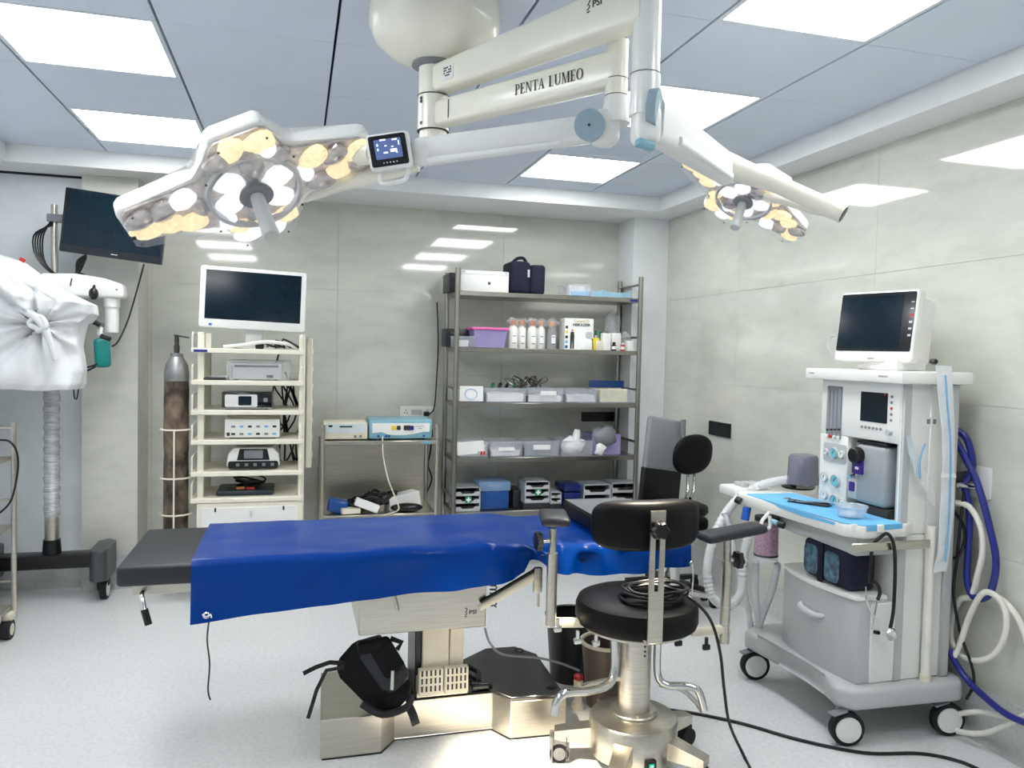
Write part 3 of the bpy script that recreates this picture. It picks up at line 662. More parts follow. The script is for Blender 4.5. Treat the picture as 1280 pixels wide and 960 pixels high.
# seat
MB().lathe([(.14, .535), (.205, .536), (.222, .545), (.228, .562), (.227, .605), (.218, .626), (.19, .638), (.12, .643), (.01, .644)], (SX, SY, 0), 56).build('seat', 'pad', st)
MB().lathe([(.05, .527), (.20, .527), (.20, .536), (.05, .536)], (SX, SY, 0), 40).build('seat_plate', 'steel', st)
# slotted bracket and backrest
bm_ = at(816, 655, Y=2.40); bt_ = at(818, 806, Y=2.385)
yb_ = 2.375
xa0 = at(823, 640, Y=yb_); xa1 = at(818, 806, Y=yb_)
br = MB()
lx = V((xa1.x-xa0.x, 0, xa1.z-xa0.z)); ll = lx.length; fr = frame((xa0.x, yb_, xa0.z), V((-lx.z, 0, lx.x)), V((-lx.x, 0, -lx.z)))
w2 = .028
for a, b_, c_, d_ in ((-w2, w2, -ll, -ll*.60), (-w2, -.008, -ll*.60, -ll*.18), (.008, w2, -ll*.60, -ll*.18), (-w2, w2, -ll*.18, .004)):
    br.prism([(a, c_), (b_, c_), (b_, d_), (a, d_)], .006, fr @ M.Translation((0, 0, -.003)))
br.build('back_bracket', 'steelb', st)
MB().box((xa1.x, yb_+.07, xa1.z+.004), (.056, .15, .006), .001, 1).build('bracket_foot', 'steelb', st)
bk = at(816, 657, Y=2.43)
def brest(u, v):
    a = 2*PI*u; b = (v-.5)*PI
    sq = lambda c, e: math.copysign(abs(c)**e, c)
    x = .205*sq(math.cos(b), .35)*sq(math.cos(a), .45); z = .088*sq(math.cos(b), .35)*sq(math.sin(a), .5); y = .035*sq(math.sin(b), .7) - .05*(x/.2)**2*-1
    return V((bk.x+x, bk.y+y+.005, bk.z+z))
MB().grid(brest, 56, 24).build('backrest', 'pad', st, 80)
kb = at(823, 662, Y=2.36)
kn = MB()
kn.rings([[V((kb.x+(r_*(1+.12*math.cos(6*t)))*math.cos(t), y, kb.z+(r_*(1+.12*math.cos(6*t)))*math.sin(t))) for t in [2*PI*q/36 for q in range(36)]] for r_, y in ((.026, 2.37), (.03, 2.362), (.03, 2.34), (.024, 2.332))])
kn.build('backrest_knob', 'blk', st)
# armrests: post, pad, clamp knob
def armrest(px, pad_c, pad_d, rot, ztop, zbot, knob_dx):
    p = at(px, 715, Y=2.64)
    po = MB().cyl((p.x, p.y, zbot), (p.x, p.y, ztop-.09), .0195, n=20).cyl((p.x, p.y, ztop-.1), (p.x, p.y, ztop), .014, n=20).build('arm_post', 'steel', st)
    MB().box(pad_c, pad_d, .018, 4, rot).build('arm_pad', 'padgrey', st)
    k = MB(); kz = ztop-.09 if knob_dx > 0 else ztop-.045
    kx = p.x+knob_dx
    k.rings([[V((kx+x, p.y+(r_*(1+.1*math.cos(6*t)))*math.cos(t), kz+(r_*(1+.1*math.cos(6*t)))*math.sin(t))) for t in [2*PI*q/30 for q in range(30)]] for r_, x in ((.02, -.012), (.032, -.010), (.032, .010), (.02, .012))])
    k.build('arm_knob', 'blk', st)
    MB().cyl((p.x, p.y, kz), (kx, p.y, kz), .008, n=12).build('knob_stem', 'chrome', st)
    return p
pl = at(693, 650, Y=2.62)
p_l = armrest(690, (pl.x+.012, 2.66, pl.z), (.105, .19, .034), M.Rotation(R(-14), 3, 'Z'), .90, .545, -.055)
pr_ = at(910, 666, Y=2.62)
p_r = armrest(908, (pr_.x+.005, 2.60, pr_.z+.006), (.27, .10, .035), M.Rotation(R(-6), 3, 'Y') @ M.Rotation(R(4), 3, 'Z'), .835, .42, .05)
MB().box((1.00, 2.64, .546), (.22, .03, .032), .006, 2, M.Rotation(R(4), 3, 'Y')).build('arm_bar', 'ivory', st)
MB().box((1.56, 2.64, .475), (.17, .03, .032), .006, 2).build('arm_bar', 'ivory', st)
for px, py, c in ((697, 782, 'chrome'), (883, 805, 'blk'), (745, 800, 'chrome'), (722, 797, 'chrome'), (848, 800, 'blk')):
    p = at(px, py, Y=2.58); MB().cyl(p+V((0, 0, .025)), p+V((0, 0, -.004)), .007, n=10).box(p+V((0, 0, -.012)), (.03, .016, .022), .005).build('clamp_screw', c, st)
# foot rails
MB().tube([at(768, 800, Y=2.58), at(768, 838, Y=2.57), at(760, 856, Y=2.55), at(735, 864, Y=2.52), at(708, 866, Y=2.49), at(697, 876, Y=2.48), at(693, 893, Y=2.48)], .0155, 14, 6).build('foot_rail', 'chrome', st)
MB().tube([at(822, 800, Y=2.60), at(822, 842, Y=2.6), at(833, 856, Y=2.58), at(858, 858, Y=2.55), at(873, 864, Y=2.53), at(880, 888, Y=2.52)], .0145, 14, 6).build('foot_rail', 'chrome', st)
MB().tube([at(826, 856, Y=2.66), at(852, 862, Y=2.7), at(870, 878, Y=2.68), at(878, 890, Y=2.66)], .010, 12, 5).build('rail_brace', 'chrome', st)
MB().tube([at(725, 858, Y=2.64), at(750, 852, Y=2.66), at(775, 848, Y=2.66)], .010, 12, 5).build('rail_brace', 'chrome', st)
# cable coiled on the seat
cc = thing('cable_coil', 'coiled black cable lying on the round stool seat and trailing to the floor', 'cable', (SX+.02, SY, .62))
rnd = random.Random(4)
for k in range(7):
    cx_, cy_, r_ = SX+.035+rnd.uniform(-.02, .02), SY-.06+rnd.uniform(-.02, .02), .105+rnd.uniform(-.02, .012)
    MB().tube([(cx_+r_*1.15*math.cos(a), cy_+r_*.8*math.sin(a), .652+.008*k*.7+.004*math.sin(3*a+k)) for a in [2*PI*q/14 for q in range(14)]], .0052, 7, 4, closed=True).build('loop', 'blk', cc)
MB().tube([(SX+.13, SY-.05, .668), at(866, 750, Y=2.5), at(888, 775, Y=2.47), at(900, 815, Y=2.45), at(905, 860, Y=2.5), at(912, 905, Y=2.54), at(930, 945, Z=.009), at(950, 985, Z=.009), at(975, 1030, Z=.009)], .006, 8, 8).build('trailing_lead', 'blk', cc)
fc = MB().tube([at(826, 886, Z=.006), at(870, 892, Z=.006), at(930, 905, Z=.006), at(1000, 925, Z=.006), at(1080, 941, Z=.006), at(1150, 942, Z=.006), at(1200, 952, Z=.006), at(1240, 970, Z=.006)], .007, 8, 8)
single('floor_cable', 'long black cable running across the floor in front of the anaesthesia machine', 'cable', fc, 'blk')

# bins behind the stool
def bin_(name, label, px, pyr, Zt, r0, r1, mt, rim):
    p = at(px, pyr, Z=Zt); t = thing(name, label, 'bin', (p.x, p.y, 0))
    MB().lathe([(r0, 0), (r1, Zt), (r1-.006, Zt), (r0-.006, .008), (.001, .008)], (p.x, p.y, 0), 40).build('bucket', mt, t)
    MB().lathe([(r1-.008, Zt-.006), (r1+.006, Zt-.006), (r1+.008, Zt+.004), (r1, Zt+.009), (r1-.008, Zt+.004)], (p.x, p.y, 0), 40, hollow=True).build('rim', rim, t)
bin_('waste_bin', 'black round waste bin behind the stool', 716, 768, .30, .10, .125, 'bin', 'blk')
bin_('waste_bin', 'brown round waste bin with pale rim beside the stool column', 759, 801, .28, .085, .112, 'binb', 'ivory')
# foot pedal cable and small valve by the bin
cb = MB().tube([at(606, 785, Y=2.95), at(613, 805, Y=2.95), at(630, 818, Y=3.0), at(670, 822, Y=3.0), at(700, 829, Y=3.02), at(724, 838, Y=3.05)], .005, 7, 6)
single('thin_cord', 'thin grey cord running from the table over the steel base', 'cord', cb, 'greyd')
pk = thing('foot_pedal', 'cream foot switch post with red cap beside the table base', 'foot switch', tuple(at(722, 885, Z=0)))
pp = at(722, 885, Z=0)
MB().lathe([(.03, 0), (.03, .02), (.02, .03), (.02, .12), (.016, .125), (.001, .125)], pp, 20).build('post', 'ivory', pk)
MB().lathe([(.016, .125), (.02, .13), (.02, .145), (.001, .15)], pp, 20).build('cap', 'red', pk)

# ------------------------------------------------------------------ endoscopy tower
TX0, TX1, TY0, TY1 = -.56, .05, 4.88, 5.36
tw = thing('equipment_trolley', 'ivory metal equipment tower trolley with six shelves and a locking drawer', 'trolley', ((TX0+TX1)/2, (TY0+TY1)/2, 0))
SHZ = [1.525, 1.335, 1.158, .98, .79, .632]
for x in (TX0+.015, TX1-.015):
    MB().bx(x-.018, x+.018, TY0+.03, TY0+.07, .08, 1.62, .004, 1).build('upright', 'wpaint', tw)
    MB().bx(x-.018, x+.018, TY1-.06, TY1-.02, .08, 1.62, .004, 1).build('upright', 'wpaint', tw)
MB().bx(TX1+.012, TX1+.05, TY0+.16, TY1+.0, .78, 1.60, .006, 1).build('side_channel', 'wpaint', tw)
for k in range(7): MB().bx(TX1+.05, TX1+.056, TY0+.19, TY0+.30, .84+.11*k, .87+.11*k, .002, 1).build('channel_clip', 'wpaint', tw)
for i, z in enumerate(SHZ):
    s_ = MB().bx(TX0-.035, TX1-.005, TY0-.01, TY1-.03, z-.028, z, .004, 1).build('shelf', 'wpaint', tw)
    for x in (TX0-.028, TX1-.02):
        MB().tube([(x, TY0+.0, z), (x, TY0+.0, z+.075), (x, TY0+.02, z+.09), (x, TY1-.08, z+.09), (x, TY1-.06, z)], .005, 8, 0).build('shelf_guard', 'wpaint', s_)
dz = MB().bx(TX0, TX1-.005, TY0+.0, TY1-.04, .37, .602, .004, 1).build('drawer_body', 'wpaint', tw)
df = MB().bx(TX0+.02, TX1-.03, TY0-.012, TY0, .40, .575, .003, 1).build('drawer', 'white', tw)
MB().cyl((-.255, TY0-.012, .545), (-.255, TY0-.02, .545), .009, n=14).build('lock', 'chrome', df)
MB().tube([(-.255, TY0-.022, .545), (-.256, TY0-.03, .53), (-.252, TY0-.028, .515)], .004, 6, 3).build('key', 'chrome', df)
MB().tube([(-.31, TY0-.012, .468), (-.30, TY0-.035, .465), (-.21, TY0-.035, .465), (-.20, TY0-.012, .468)], .005, 8, 4).build('handle', 'chrome', df)
for x in (-.455, -.065): MB().bx(x-.005, x+.005, TY0-.0135, TY0-.011, .55, .575).build('slot', 'blk', df)
MB().bx(TX0, TX1, TY0, TY1, .11, .16, .006, 1).build('base_frame', 'wpaint', tw)
for x in (TX0+.04, TX1-.04):
    for y in (TY0+.05, TY1-.05):
        c = MB().cyl((x-.02, y, .045), (x+.02, y, .045), .045, n=20).build('caster', 'rubber', tw); MB().bx(x-.026, x+.026, y-.02, y+.02, .05, .112, .006).build('fork', 'greyd', c)
MB().bx(TX0-.02, TX0+.055, TY0-.0125, TY0-.0098, 1.502, 1.516).build('name_plate', 'hoseblue', tw)
# cylinder cradle of the trolley
CX, CY = -.69, 5.0
for z in (1.035, .745, .525):
    MB().tube([(-.60, 5.0, z)]+[(CX+.088*math.cos(a), CY+.088*math.sin(a), z) for a in [R(t) for t in range(-20, -341, -32)]], .0055, 8, 0).build('cradle_ring', 'wpaint', tw)
MB().tube([(CX, CY-.09, 1.035), (CX, CY-.09, .40)], .005, 8, 0).build('cradle_rod', 'wpaint', tw)
MB().bx(CX-.085, TX0, CY-.085, CY+.085, .285, .30, .003, 1).build('cradle_tray', 'wpaint', tw)
gc = thing('gas_cylinder', 'corroded brown gas cylinder with silver neck beside the ivory trolley', 'gas cylinder', (CX, CY, .3))
def cyl_noise(mb, amp):
    for v in mb.bm.verts:
        n_ = noise.noise(v.co*14)*amp; d = V((v.co.x-CX, v.co.y-CY, 0))
        if d.length > .02: v.co += d.normalized()*n_
    return mb
cyl_noise(MB().lathe([(.03, .30), (.066, .305), (.07, .33)]+[(.07, .33+.05*k) for k in range(1, 20)]+[(.069, 1.33)], (CX, CY, 0), 36), .004).build('cylinder_body', 'rust', gc)
MB().lathe([(.0705, 1.325), (.071, 1.37), (.064, 1.42), (.045, 1.455), (.034, 1.47), (.036, 1.475), (.036, 1.49), (.018, 1.492)], (CX, CY, 0), 36).build('cylinder_shoulder', 'silver', gc)
MB().lathe([(.015, 1.49), (.017, 1.53), (.012, 1.545), (.014, 1.565), (.010, 1.60), (.004, 1.602)], (CX, CY, 0), 18).build('valve', 'ink', gc)
MB().cyl((CX-.015, CY-.01, 1.598), (CX+.07, CY-.01, 1.585), .0045, n=8).build('valve_key', 'ink', gc)
# trolley monitor
mn = thing('flat_monitor', 'white framed flat monitor on top of the ivory trolley', 'monitor', (-.25, 5.0, 1.525))
ca, cb_ = at(250, 333, Y=4.92), at(382, 414, Y=4.92)
mm = frame(((ca.x+cb_.x)/2, 4.92, (ca.z+cb_.z)/2), (.995, .02, -.03), (.03, .05, 1))
w_, h_ = cb_.x-ca.x, ca.z-cb_.z
MB().prism(rrect(w_, h_, .014), .035, mm @ M.Translation((0, 0, -.03)), .004).build('housing', 'white', mn)
sc = MB().prism(rrect(w_*.90, h_*.80, .003), .002, mm @ M.Translation((.0, .015, .004))).build('screen', 'screen', mn)
MB().prism(rrect(.018, .014, .003), .001, mm @ M.Translation((-w_/2+.065, -h_/2+.018, .005))).build('badge', 'bluecap', mn)
MB().bx(-.30, -.20, 4.96, 5.06, 1.53, 1.70, .006).build('stand', 'white', mn)
MB().bx(-.36, -.14, 4.93, 5.12, 1.525, 1.538, .004).build('stand_foot', 'white', mn)
# devices on the trolley
def fx(px, py, y): return at(px, py, Y=y).x
def device(name, label, px0, px1, zb, h, mt, y=4.92, d=.30, cat='device', bev=.006, group=None):
    x0, x1 = fx(px0, 500, y), fx(px1, 500, y)
    t = thing(name, label, cat, ((x0+x1)/2, y+d/2, zb), group)
    MB().bx(x0, x1, y, y+d, zb+.008, zb+h, bev, 2).build('housing', mt, t)
    for a in (.12, .88):
        for yy in (y+.04, y+d-.04): MB().cyl((x0+(x1-x0)*a, yy, zb), (x0+(x1-x0)*a, yy, zb+.01), .012, n=12).build('foot', 'rubber', t)
    return t, x0, x1, y
def fp(t, nm, mt, x0, x1, z0, z1, y, pr=.003, r_=None):
    MB().prism(rrect(x1-x0, z1-z0, r_ or min(x1-x0, z1-z0)*.12), pr, FRONT(((x0+x1)/2, y, (z0+z1)/2))).build(nm, mt, t)
t, x0, x1, y = device('light_source_unit', 'silver box unit wrapped in clear film on the second trolley shelf', 286, 352, 1.335, .105, 'grey')
fp(t, 'top_band', 'ink', x0+.03, x1-.02, 1.415, 1.428, y); fp(t, 'port', 'blk', x1-.09, x1-.05, 1.352, 1.37, y); fp(t, 'panel', 'silver', x0+.01, x0+.02, 1.35, 1.43, y)
def crumple(x0, x1, y0, y1, z0, z1, amp, nm, par, mt='film', fr=22):
    b = MB(); b.bx(x0, x1, y0, y1, z0, z1)
    bmesh.ops.subdivide_edges(b.bm, edges=b.bm.edges[:], cuts=7, use_grid_fill=True)
    for v in b.bm.verts: v.co += V((noise.noise(v.co*fr), noise.noise(v.co*fr+V((7, 0, 0))), noise.noise(v.co*fr+V((0, 9, 0))) if v.co.z > z0+.004 else 0))*amp
    return b.build(nm, mt, par, 20)
crumple(x0-.012, x1+.045, y-.008, y+.3, 1.337, 1.455, .012, 'film_wrap', t)
t, x0, x1, y = device('camera_control_unit', 'black camera unit with white front panel on the third trolley shelf', 277, 340, 1.158, .105, 'gloss')
fp(t, 'front_panel', 'white', x0+.018, x1-.085, 1.175, 1.25, y); fp(t, 'display', 'screen', x0+.095, x0+.17, 1.185, 1.24, y-.003); fp(t, 'knob', 'greyd', x1-.05, x1-.025, 1.205, 1.23, y)
fp(t, 'trim_edge', 'grey', x0, x1, 1.166, 1.17, y)
t, x0, x1, y = device('insufflator', 'white front-panel unit with many small ports on the fourth trolley shelf', 281, 350, .98, .12, 'white')
for r_ in range(2):
    for k in range(6):
        xx = x0+.05+(x1-x0-.08)*k/5
        fp(t, 'port', ['ink', 'greyd', 'skyink'][(k+r_) % 3], xx-.012, xx+.010, 1.005+.045*r_, 1.017+.045*r_, y)
fp(t, 'power_button', 'ink', x0+.012, x0+.03, 1.0, 1.02, y)
for z in (1.104, 1.111): MB().tube([((x0+x1)/2+.15*math.cos(a), y+.15+.1*math.sin(a), z) for a in [2*PI*q/16 for q in range(16)]], .007, 7, 3, closed=True).build('coiled_tube', 'ivory', t)
t = thing('shaver_console', 'rounded white and black console with a screen on the fifth trolley shelf', 'device', (-.24, 5.05, .79))
x0, x1, y = fx(283, 570, 4.92), fx(350, 570, 4.92), 4.92
MB().prism([(x0, .03), (x0+.02, .008), (x1-.02, .008), (x1, .03), (x1-.01, .10), (x1-.04, .135), (x0+.04, .135), (x0+.01, .10)], .28, M.Translation((0, y+.28, .79)) @ M.Rotation(R(90), 4, 'X'), .008, 3).build('housing', 'white', t)
MB().prism([(x0+.06, .062), (x1-.06, .062), (x1-.075, .13), (x0+.075, .13)], .006, M.Translation((0, y+.002, .79)) @ M.Rotation(R(90), 4, 'X')).build('screen_surround', 'blk', t)
fp(t, 'screen', 'greyd', x0+.10, x1-.10, .862, .912, y-.004)
MB().prism(rrect(x1-x0-.02, .045, .012), .006, FRONT(((x0+x1)/2, y+.002, .823))).build('port_strip', 'blk', t)
for k in range(5): fp(t, 'port', 'greyd', x0+.055+.05*k, x0+.075+.05*k, .815, .833, y-.004)
t = thing('cable_tray', 'dark tray with coiled black cable and orange plugs on the lowest trolley shelf', 'tray', (-.28, 5.02, .632))
x0, x1 = fx(270, 610, 4.93), fx(342, 610, 4.93)
MB().bx(x0, x1, 4.93, 5.2, .633, .665, .012, 3).build('tray', mat('dark_teal', (34, 50, 58), .45), t)
for k in range(5): MB().tube([((x0+x1)/2+.02+(.07+.006*k)*math.cos(a), 5.05+.06*math.sin(a), .675+.012*k+.02*math.cos(a+k)) for a in [2*PI*q/12 for q in range(12)]], .006, 7, 4, closed=True).build('cable_loop', 'blk', t)
MB().box(((x0+x1)/2-.03, 4.97, .674), (.05, .02, .016), .004, rot=M.Rotation(.3, 3, 'Z')).build('plug', 'orange', t)
MB().box(((x0+x1)/2+.03, 4.965, .672), (.05, .018, .014), .004, rot=M.Rotation(-.3, 3, 'Z')).build('plug', 'red', t)
t = thing('cable_bundle', 'tangle of white and black leads under the trolley monitor', 'cable', (-.2, 4.98, 1.525))
MB().tube([(-.42, 4.93, 1.535), (-.3, 4.91, 1.55), (-.18, 4.9, 1.57), (-.05, 4.92, 1.56), (.0, 4.95, 1.535)], .011, 8, 5).build('lead', 'white', t)
for k in range(4): MB().tube([(-.22+.05*k, 4.97, 1.535), (-.2+.04*k, 4.92, 1.565+.008*k), (-.14+.05*k, 4.93, 1.545), (-.1+.03*k, 5.0, 1.54)], .006, 7, 4).build('lead', 'blk', t)
MB().bx(-.24, -.19, 4.92, 4.95, 1.527, 1.57, .008).build('connector', 'blk', t)
t = thing('cable_bundle', 'black power leads hanging down behind the trolley shelves', 'cable', (-.02, 5.3, .7))
rnd = random.Random(8)
for k in range(7):
    x = -.11+.02*k
    MB().tube([(x, 5.30, 1.50-.06*k), (x+rnd.uniform(-.06, .06), 5.31, 1.3), (x+rnd.uniform(-.08, .08), 5.29, 1.1), (x+rnd.uniform(-.06, .08), 5.31, .9), (x+rnd.uniform(-.05, .05), 5.30, .70)], .006, 6, 5).build('lead', 'blk', t)
t = thing('paper_stack', 'small dark instrument pouch beside the film-wrapped unit', 'pouch', (-.48, 4.97, 1.335))
MB().box((-.46, 4.96, 1.343), (.15, .09, .014), .004, rot=M.Rotation(.1, 3, 'Z')).build('pouch', 'ink', t); MB().box((-.44, 4.95, 1.356), (.10, .05, .012), .004, rot=M.Rotation(-.15, 3, 'Z')).build('flap', 'grey', t)

# ------------------------------------------------------------------ side table with generators
sx0, sx1, sy0, sy1 = .17, .91, 5.07, 5.50
tb = thing('steel_side_table', 'stainless steel side table with a lower shelf between trolley and shelving', 'table', ((sx0+sx1)/2, 5.28, 0))
for x in (sx0, sx1):
    for y in (sy0, sy1): 
        lg_ = MB().cyl((x, y, .0), (x, y, 1.05 if y == sy0 else .93), .0135, n=16).build('leg', 'steel', tb)
MB().bx(sx0, sx1, sy0-.008, sy1+.008, .918, .945, .004, 1).build('table_top', 'steelb', tb)
MB().bx(sx0, sx1, sy0-.006, sy1+.006, .445, .462, .004, 1).build('lower_shelf', 'steelb', tb)
MB().bx(sx0+.02, sx1-.02, sy1, sy1+.006, .47, .915).build('back_panel', 'steelb', tb)
MB().bx(.80, .87, sy0-.0095, sy0-.0075, .923, .938).build('name_plate', 'bluep', tb)
t, x0, x1, y = device('bench_generator', 'cream and pale blue bench unit on the left of the steel side table', 405, 460, .945, .115, 'ivory', 5.10, .26)
fp(t, 'front_panel', 'devblue', x0+.012, x1-.012, .995, 1.055, y); fp(t, 'display', 'ink', x0+.10, x0+.18, 1.03, 1.04, y-.003); fp(t, 'switch', 'blk', x0+.03, x0+.055, 1.033, 1.045, y-.003)
for k in (0, 1): MB().cyl((x1-.08+.035*k, y, .972), (x1-.08+.035*k, y-.012, .972), .009, n=14).build('knob', 'greyd', t)
t, x0, x1, y = device('electrosurgical_unit', 'pale turquoise generator with curved white front panel on the steel side table', 462, 541, .945, .135, 'bluep', 5.10, .28, bev=.012)
pts = [(x0+.02, .035), (x0+.08, .042)]+[(x0+.08+(x1-x0-.10)*k/8, .042-.022*math.sin(PI*min(1, (k+1)/8))) for k in range(1, 9)]+[(x1-.015, .10), (x0+.02, .10)]
MB().prism(pts, .004, M.Translation((0, y+.001, .957)) @ M.Rotation(R(90), 4, 'X')).build('front_panel', 'white', t)
fp(t, 'display', 'ink', x0+.18, x0+.205, 1.013, 1.04, y-.003); fp(t, 'display', 'ink', x0+.225, x0+.27, 1.01, 1.042, y-.003); fp(t, 'dial', 'yellow', x0+.145, x0+.172, 1.013, 1.04, y-.003, .012); fp(t, 'dial', 'hoseblue', x0+.265, x0+.29, 1.012, 1.04, y-.003, .012)
fp(t, 'printed_line', 'grey', x0+.305, x0+.36, 1.034, 1.038, y-.003); fp(t, 'printed_line', 'greyd', x0+.325, x0+.345, 1.02, 1.023, y-.003)
for xx in (.06, .11, .13, .36): MB().cyl((x0+xx, y, .972), (x0+xx, y-.008, .972), .008, n=14).build('socket', 'bluebox', t)
MB().tube([(x0+.088, y-.01, .972), (x0+.085, y-.03, .94), at(479, 570, Y=5.05), at(485, 598, Y=5.04), at(494, 622, Y=5.04), at(498, 637, Y=5.05), at(480, 644, Y=5.06)], .0045, 7, 6).build('cable', 'ivory', t)
# clutter on the lower shelf
t = thing('cable_heap', 'heap of thick black cable on the lower shelf of the steel side table', 'cable', (.45, 5.22, .462))
for k in range(10):
    cx_, cz_ = .42+.018*k, .50+.007*k
    MB().tube([(cx_+(.11-.004*k)*math.cos(a)*1.1, 5.18+.06*math.sin(a)+.004*k, cz_+.045*math.sin(a*2+k)*.6) for a in [2*PI*q/12 for q in range(12)]], .009, 7, 4, closed=True).build('loop', 'blk', t)
t = single('carton', 'white long carton lying on the lower shelf beside the cable heap', 'box', MB().box((.705, 5.24, .515), (.22, .12, .10), .003, 1, M.Rotation(R(-9), 3, 'Y') @ M.Rotation(R(15), 3, 'Z')), 'paper')
t = single('carton', 'small white carton tilted on the cable heap', 'box', MB().box((.455, 5.09, .52), (.16, .05, .05), .003, 1, M.Rotation(R(22), 3, 'Y')), 'paper')
t = single('carton', 'flat beige carton on the lower shelf near the left leg', 'box', MB().box((.35, 5.11, .485), (.12, .08, .035), .003, 1, M.Rotation(R(8), 3, 'Z')), 'ivory')
t = single('folded_pouch', 'folded blue plastic pouch in the left corner of the lower shelf', 'pouch', MB().box((.27, 5.16, .51), (.13, .10, .09), .02, 3, M.Rotation(R(12), 3, 'Y')), 'bluebox')
t = single('plastic_bag', 'black bag on the lower shelf near the right leg', 'bag', MB().ball((.72, 5.12, .49), .05, (2.2, 1, .6)), 'blk')

# ------------------------------------------------------------------ wall plates
def plate(name, label, m_, w_, h_, mt, holes, hm):
    o = m_ @ V((0, 0, 0)); t = thing(name, label, 'wall plate', tuple(o))
    MB().prism(rrect(w_, h_, .006), .01, m_, .002, 1).build('plate', mt, t)
    for x, y, r_ in holes: MB().prism(rrect(r_, r_, r_*.4), .0115, m_ @ M.Translation((x, y, 0))).build('socket_hole', hm, t)
    return t
t = plate('wall_socket', 'white wall socket plate above the steel side table', FRONT((.86, YB, 1.08)), .25, .10, 'white', [(-.08, .02, .008), (-.09, 0, .008), (-.07, 0, .008), (.08, .02, .008), (.07, 0, .008), (.09, 0, .008)], 'ink')
MB().box((.93, YB-.03, 1.075), (.04, .04, .035), .008).build('plug', 'blk', t)
MB().prism(rrect(.08, .04, .004), .0125, FRONT((.86, YB, 1.085))).build('switch_module', 'grey', t)
plate('wall_socket', 'black wall plate on the right wall above the oval backrest', LEFTF((XR, 4.56, 1.06)), .27, .095, 'socket', [(-.06, 0, .018), (.0, 0, .018), (.06, 0, .018)], 'ink')
plate('wall_socket', 'black wall plate on the back wall seen through the shelving', FRONT((2.30, YB, 1.05)), .28, .075, 'socket', [(-.06, 0, .016), (.0, 0, .016), (.06, 0, .016)], 'ink')
t = plate('gas_outlet_plate', 'white wall plate with hose outlets behind the anaesthesia machine', LEFTF((XR, 2.545, 1.045)), .15, .13, 'white', [(.0, .0, .02)], 'ink')
cbw = MB().tube([(.95, YB-.03, 1.07), (.985, 5.64, 1.12), (1.0, 5.65, 1.3), (1.01, 5.66, 1.6), (.995, 5.66, 1.9)], .005, 6, 5)
single('power_lead', 'black lead running up the wall beside the shelving post', 'cable', cbw, 'blk')
cbw = MB().tube([(.93, 5.60, 1.05), (.965, 5.60, .95), (.955, 5.6, .8), (.94, 5.6, .7), (.97, 5.6, .6), (.93, 5.58, .5)], .006, 6, 5)
single('power_lead', 'black lead hanging from the white wall socket', 'cable', cbw, 'blk')

# ------------------------------------------------------------------ steel shelving
QX0, QX1, QY0, QY1 = 1.055, 2.415, 5.20, 5.58
su = thing('steel_shelving', 'tall stainless steel shelving unit with five shelves against the back wall', 'shelving', ((QX0+QX1)/2, 5.39, 0))
for x in (QX0, QX1):
    for y in (QY0, QY1): MB().cyl((x, y, 0), (x, y, 2.11), .0175, n=18).build('post', 'steels', su)
QZ = [1.955, 1.57, 1.187, .803, .425]
for z in QZ:
    MB().bx(QX0-.005, QX1+.005, QY0+.005, QY1-.005, z-.032, z, .003, 1).build('shelf', 'steels', su)
    for x in (QX0, QX1): MB().cyl((x, QY0, z+.10), (x, QY1, z+.10), .009, n=10).build('side_rail', 'steels', su)
MB().bx(QX1-.08, QX1-.02, QY0+.002, QY0+.006, 1.93, 1.945).build('name_plate', 'hoseblue', su)
SY0 = 5.225
def sx(px, y=SY0): return at(px, 450, Y=y).x
def sbox(name, label, px0, px1, z, h, d, mt, cat='box', y=SY0, bev=.004, group=None):
    return single(name, label, cat, MB().bx(sx(px0, y), sx(px1, y), y, y+d, z, z+h, bev, 2), mt, group)
# top shelf
t = thing('equipment_case', 'white hard case with small logo at the left of the top shelf', 'case', (1.2, 5.36, 1.955))
a, b = sx(574), sx(634)
MB().bx(a, b, SY0, SY0+.28, 1.955, 2.10, .006).build('case_body', 'white', t)
MB().bx(a-.001, b+.001, SY0-.002, SY0+.28, 2.072, 2.076).build('lid_seam', 'grey', t)
for px in (a+.02, b-.02): MB().bx(px-.012, px+.012, SY0-.004, SY0, 2.085, 2.096, .002, 1).build('corner', 'grey', t)
MB().prism([(.016*math.cos(k*PI/4)*(1 if k % 2 else .5), .016*math.sin(k*PI/4)*(1 if k % 2 else .5)) for k in range(8)], .001, FRONT(((a+b)/2+.03, SY0-.0005, 2.015))).build('emblem', 'ink', t)
sbox('storage_crate', 'dark crate at the left end of the top shelf behind the white case', 560, 573, 1.955, .13, .25, 'bin', 'crate', 5.30)
t = thing('shoulder_bag', 'upright navy blue fabric bag standing on the top shelf', 'bag', (1.53, 5.38, 1.955))
a, b = sx(634), sx(681)
def bagf(c, d, bev, amp, nm, par, mt='navy'):
    x = MB().box(c, d, bev, 4)
    for v in x.bm.verts: v.co += V((noise.noise(v.co*12), noise.noise(v.co*12+V((5, 0, 0))), noise.noise(v.co*12+V((0, 5, 0)))*(.5 if v.co.z > c[2] else 0)))*amp
    return x.build(nm, mt, par, 60)
bagf(((a*.45+b*.55)-.06, 5.36, 2.07), ((b-a)*.55, .24, .23), .03, .012, 'bag_body', t)
bagf(((a*.2+b*.8), 5.35, 2.06), ((b-a)*.42, .22, .21), .025, .01, 'bag_pocket', t)
MB().tube([(a+.05, 5.36, 2.17), (a+.09, 5.35, 2.21), (a+.14, 5.35, 2.215), (a+.17, 5.36, 2.17)], .012, 8, 5).build('bag_handle', 'navy', t)
MB().bx((a+b)/2+.0, (a+b)/2+.016, 5.232, 5.238, 2.07, 2.125, .002, 1).build('zip_pull', 'grey', t)
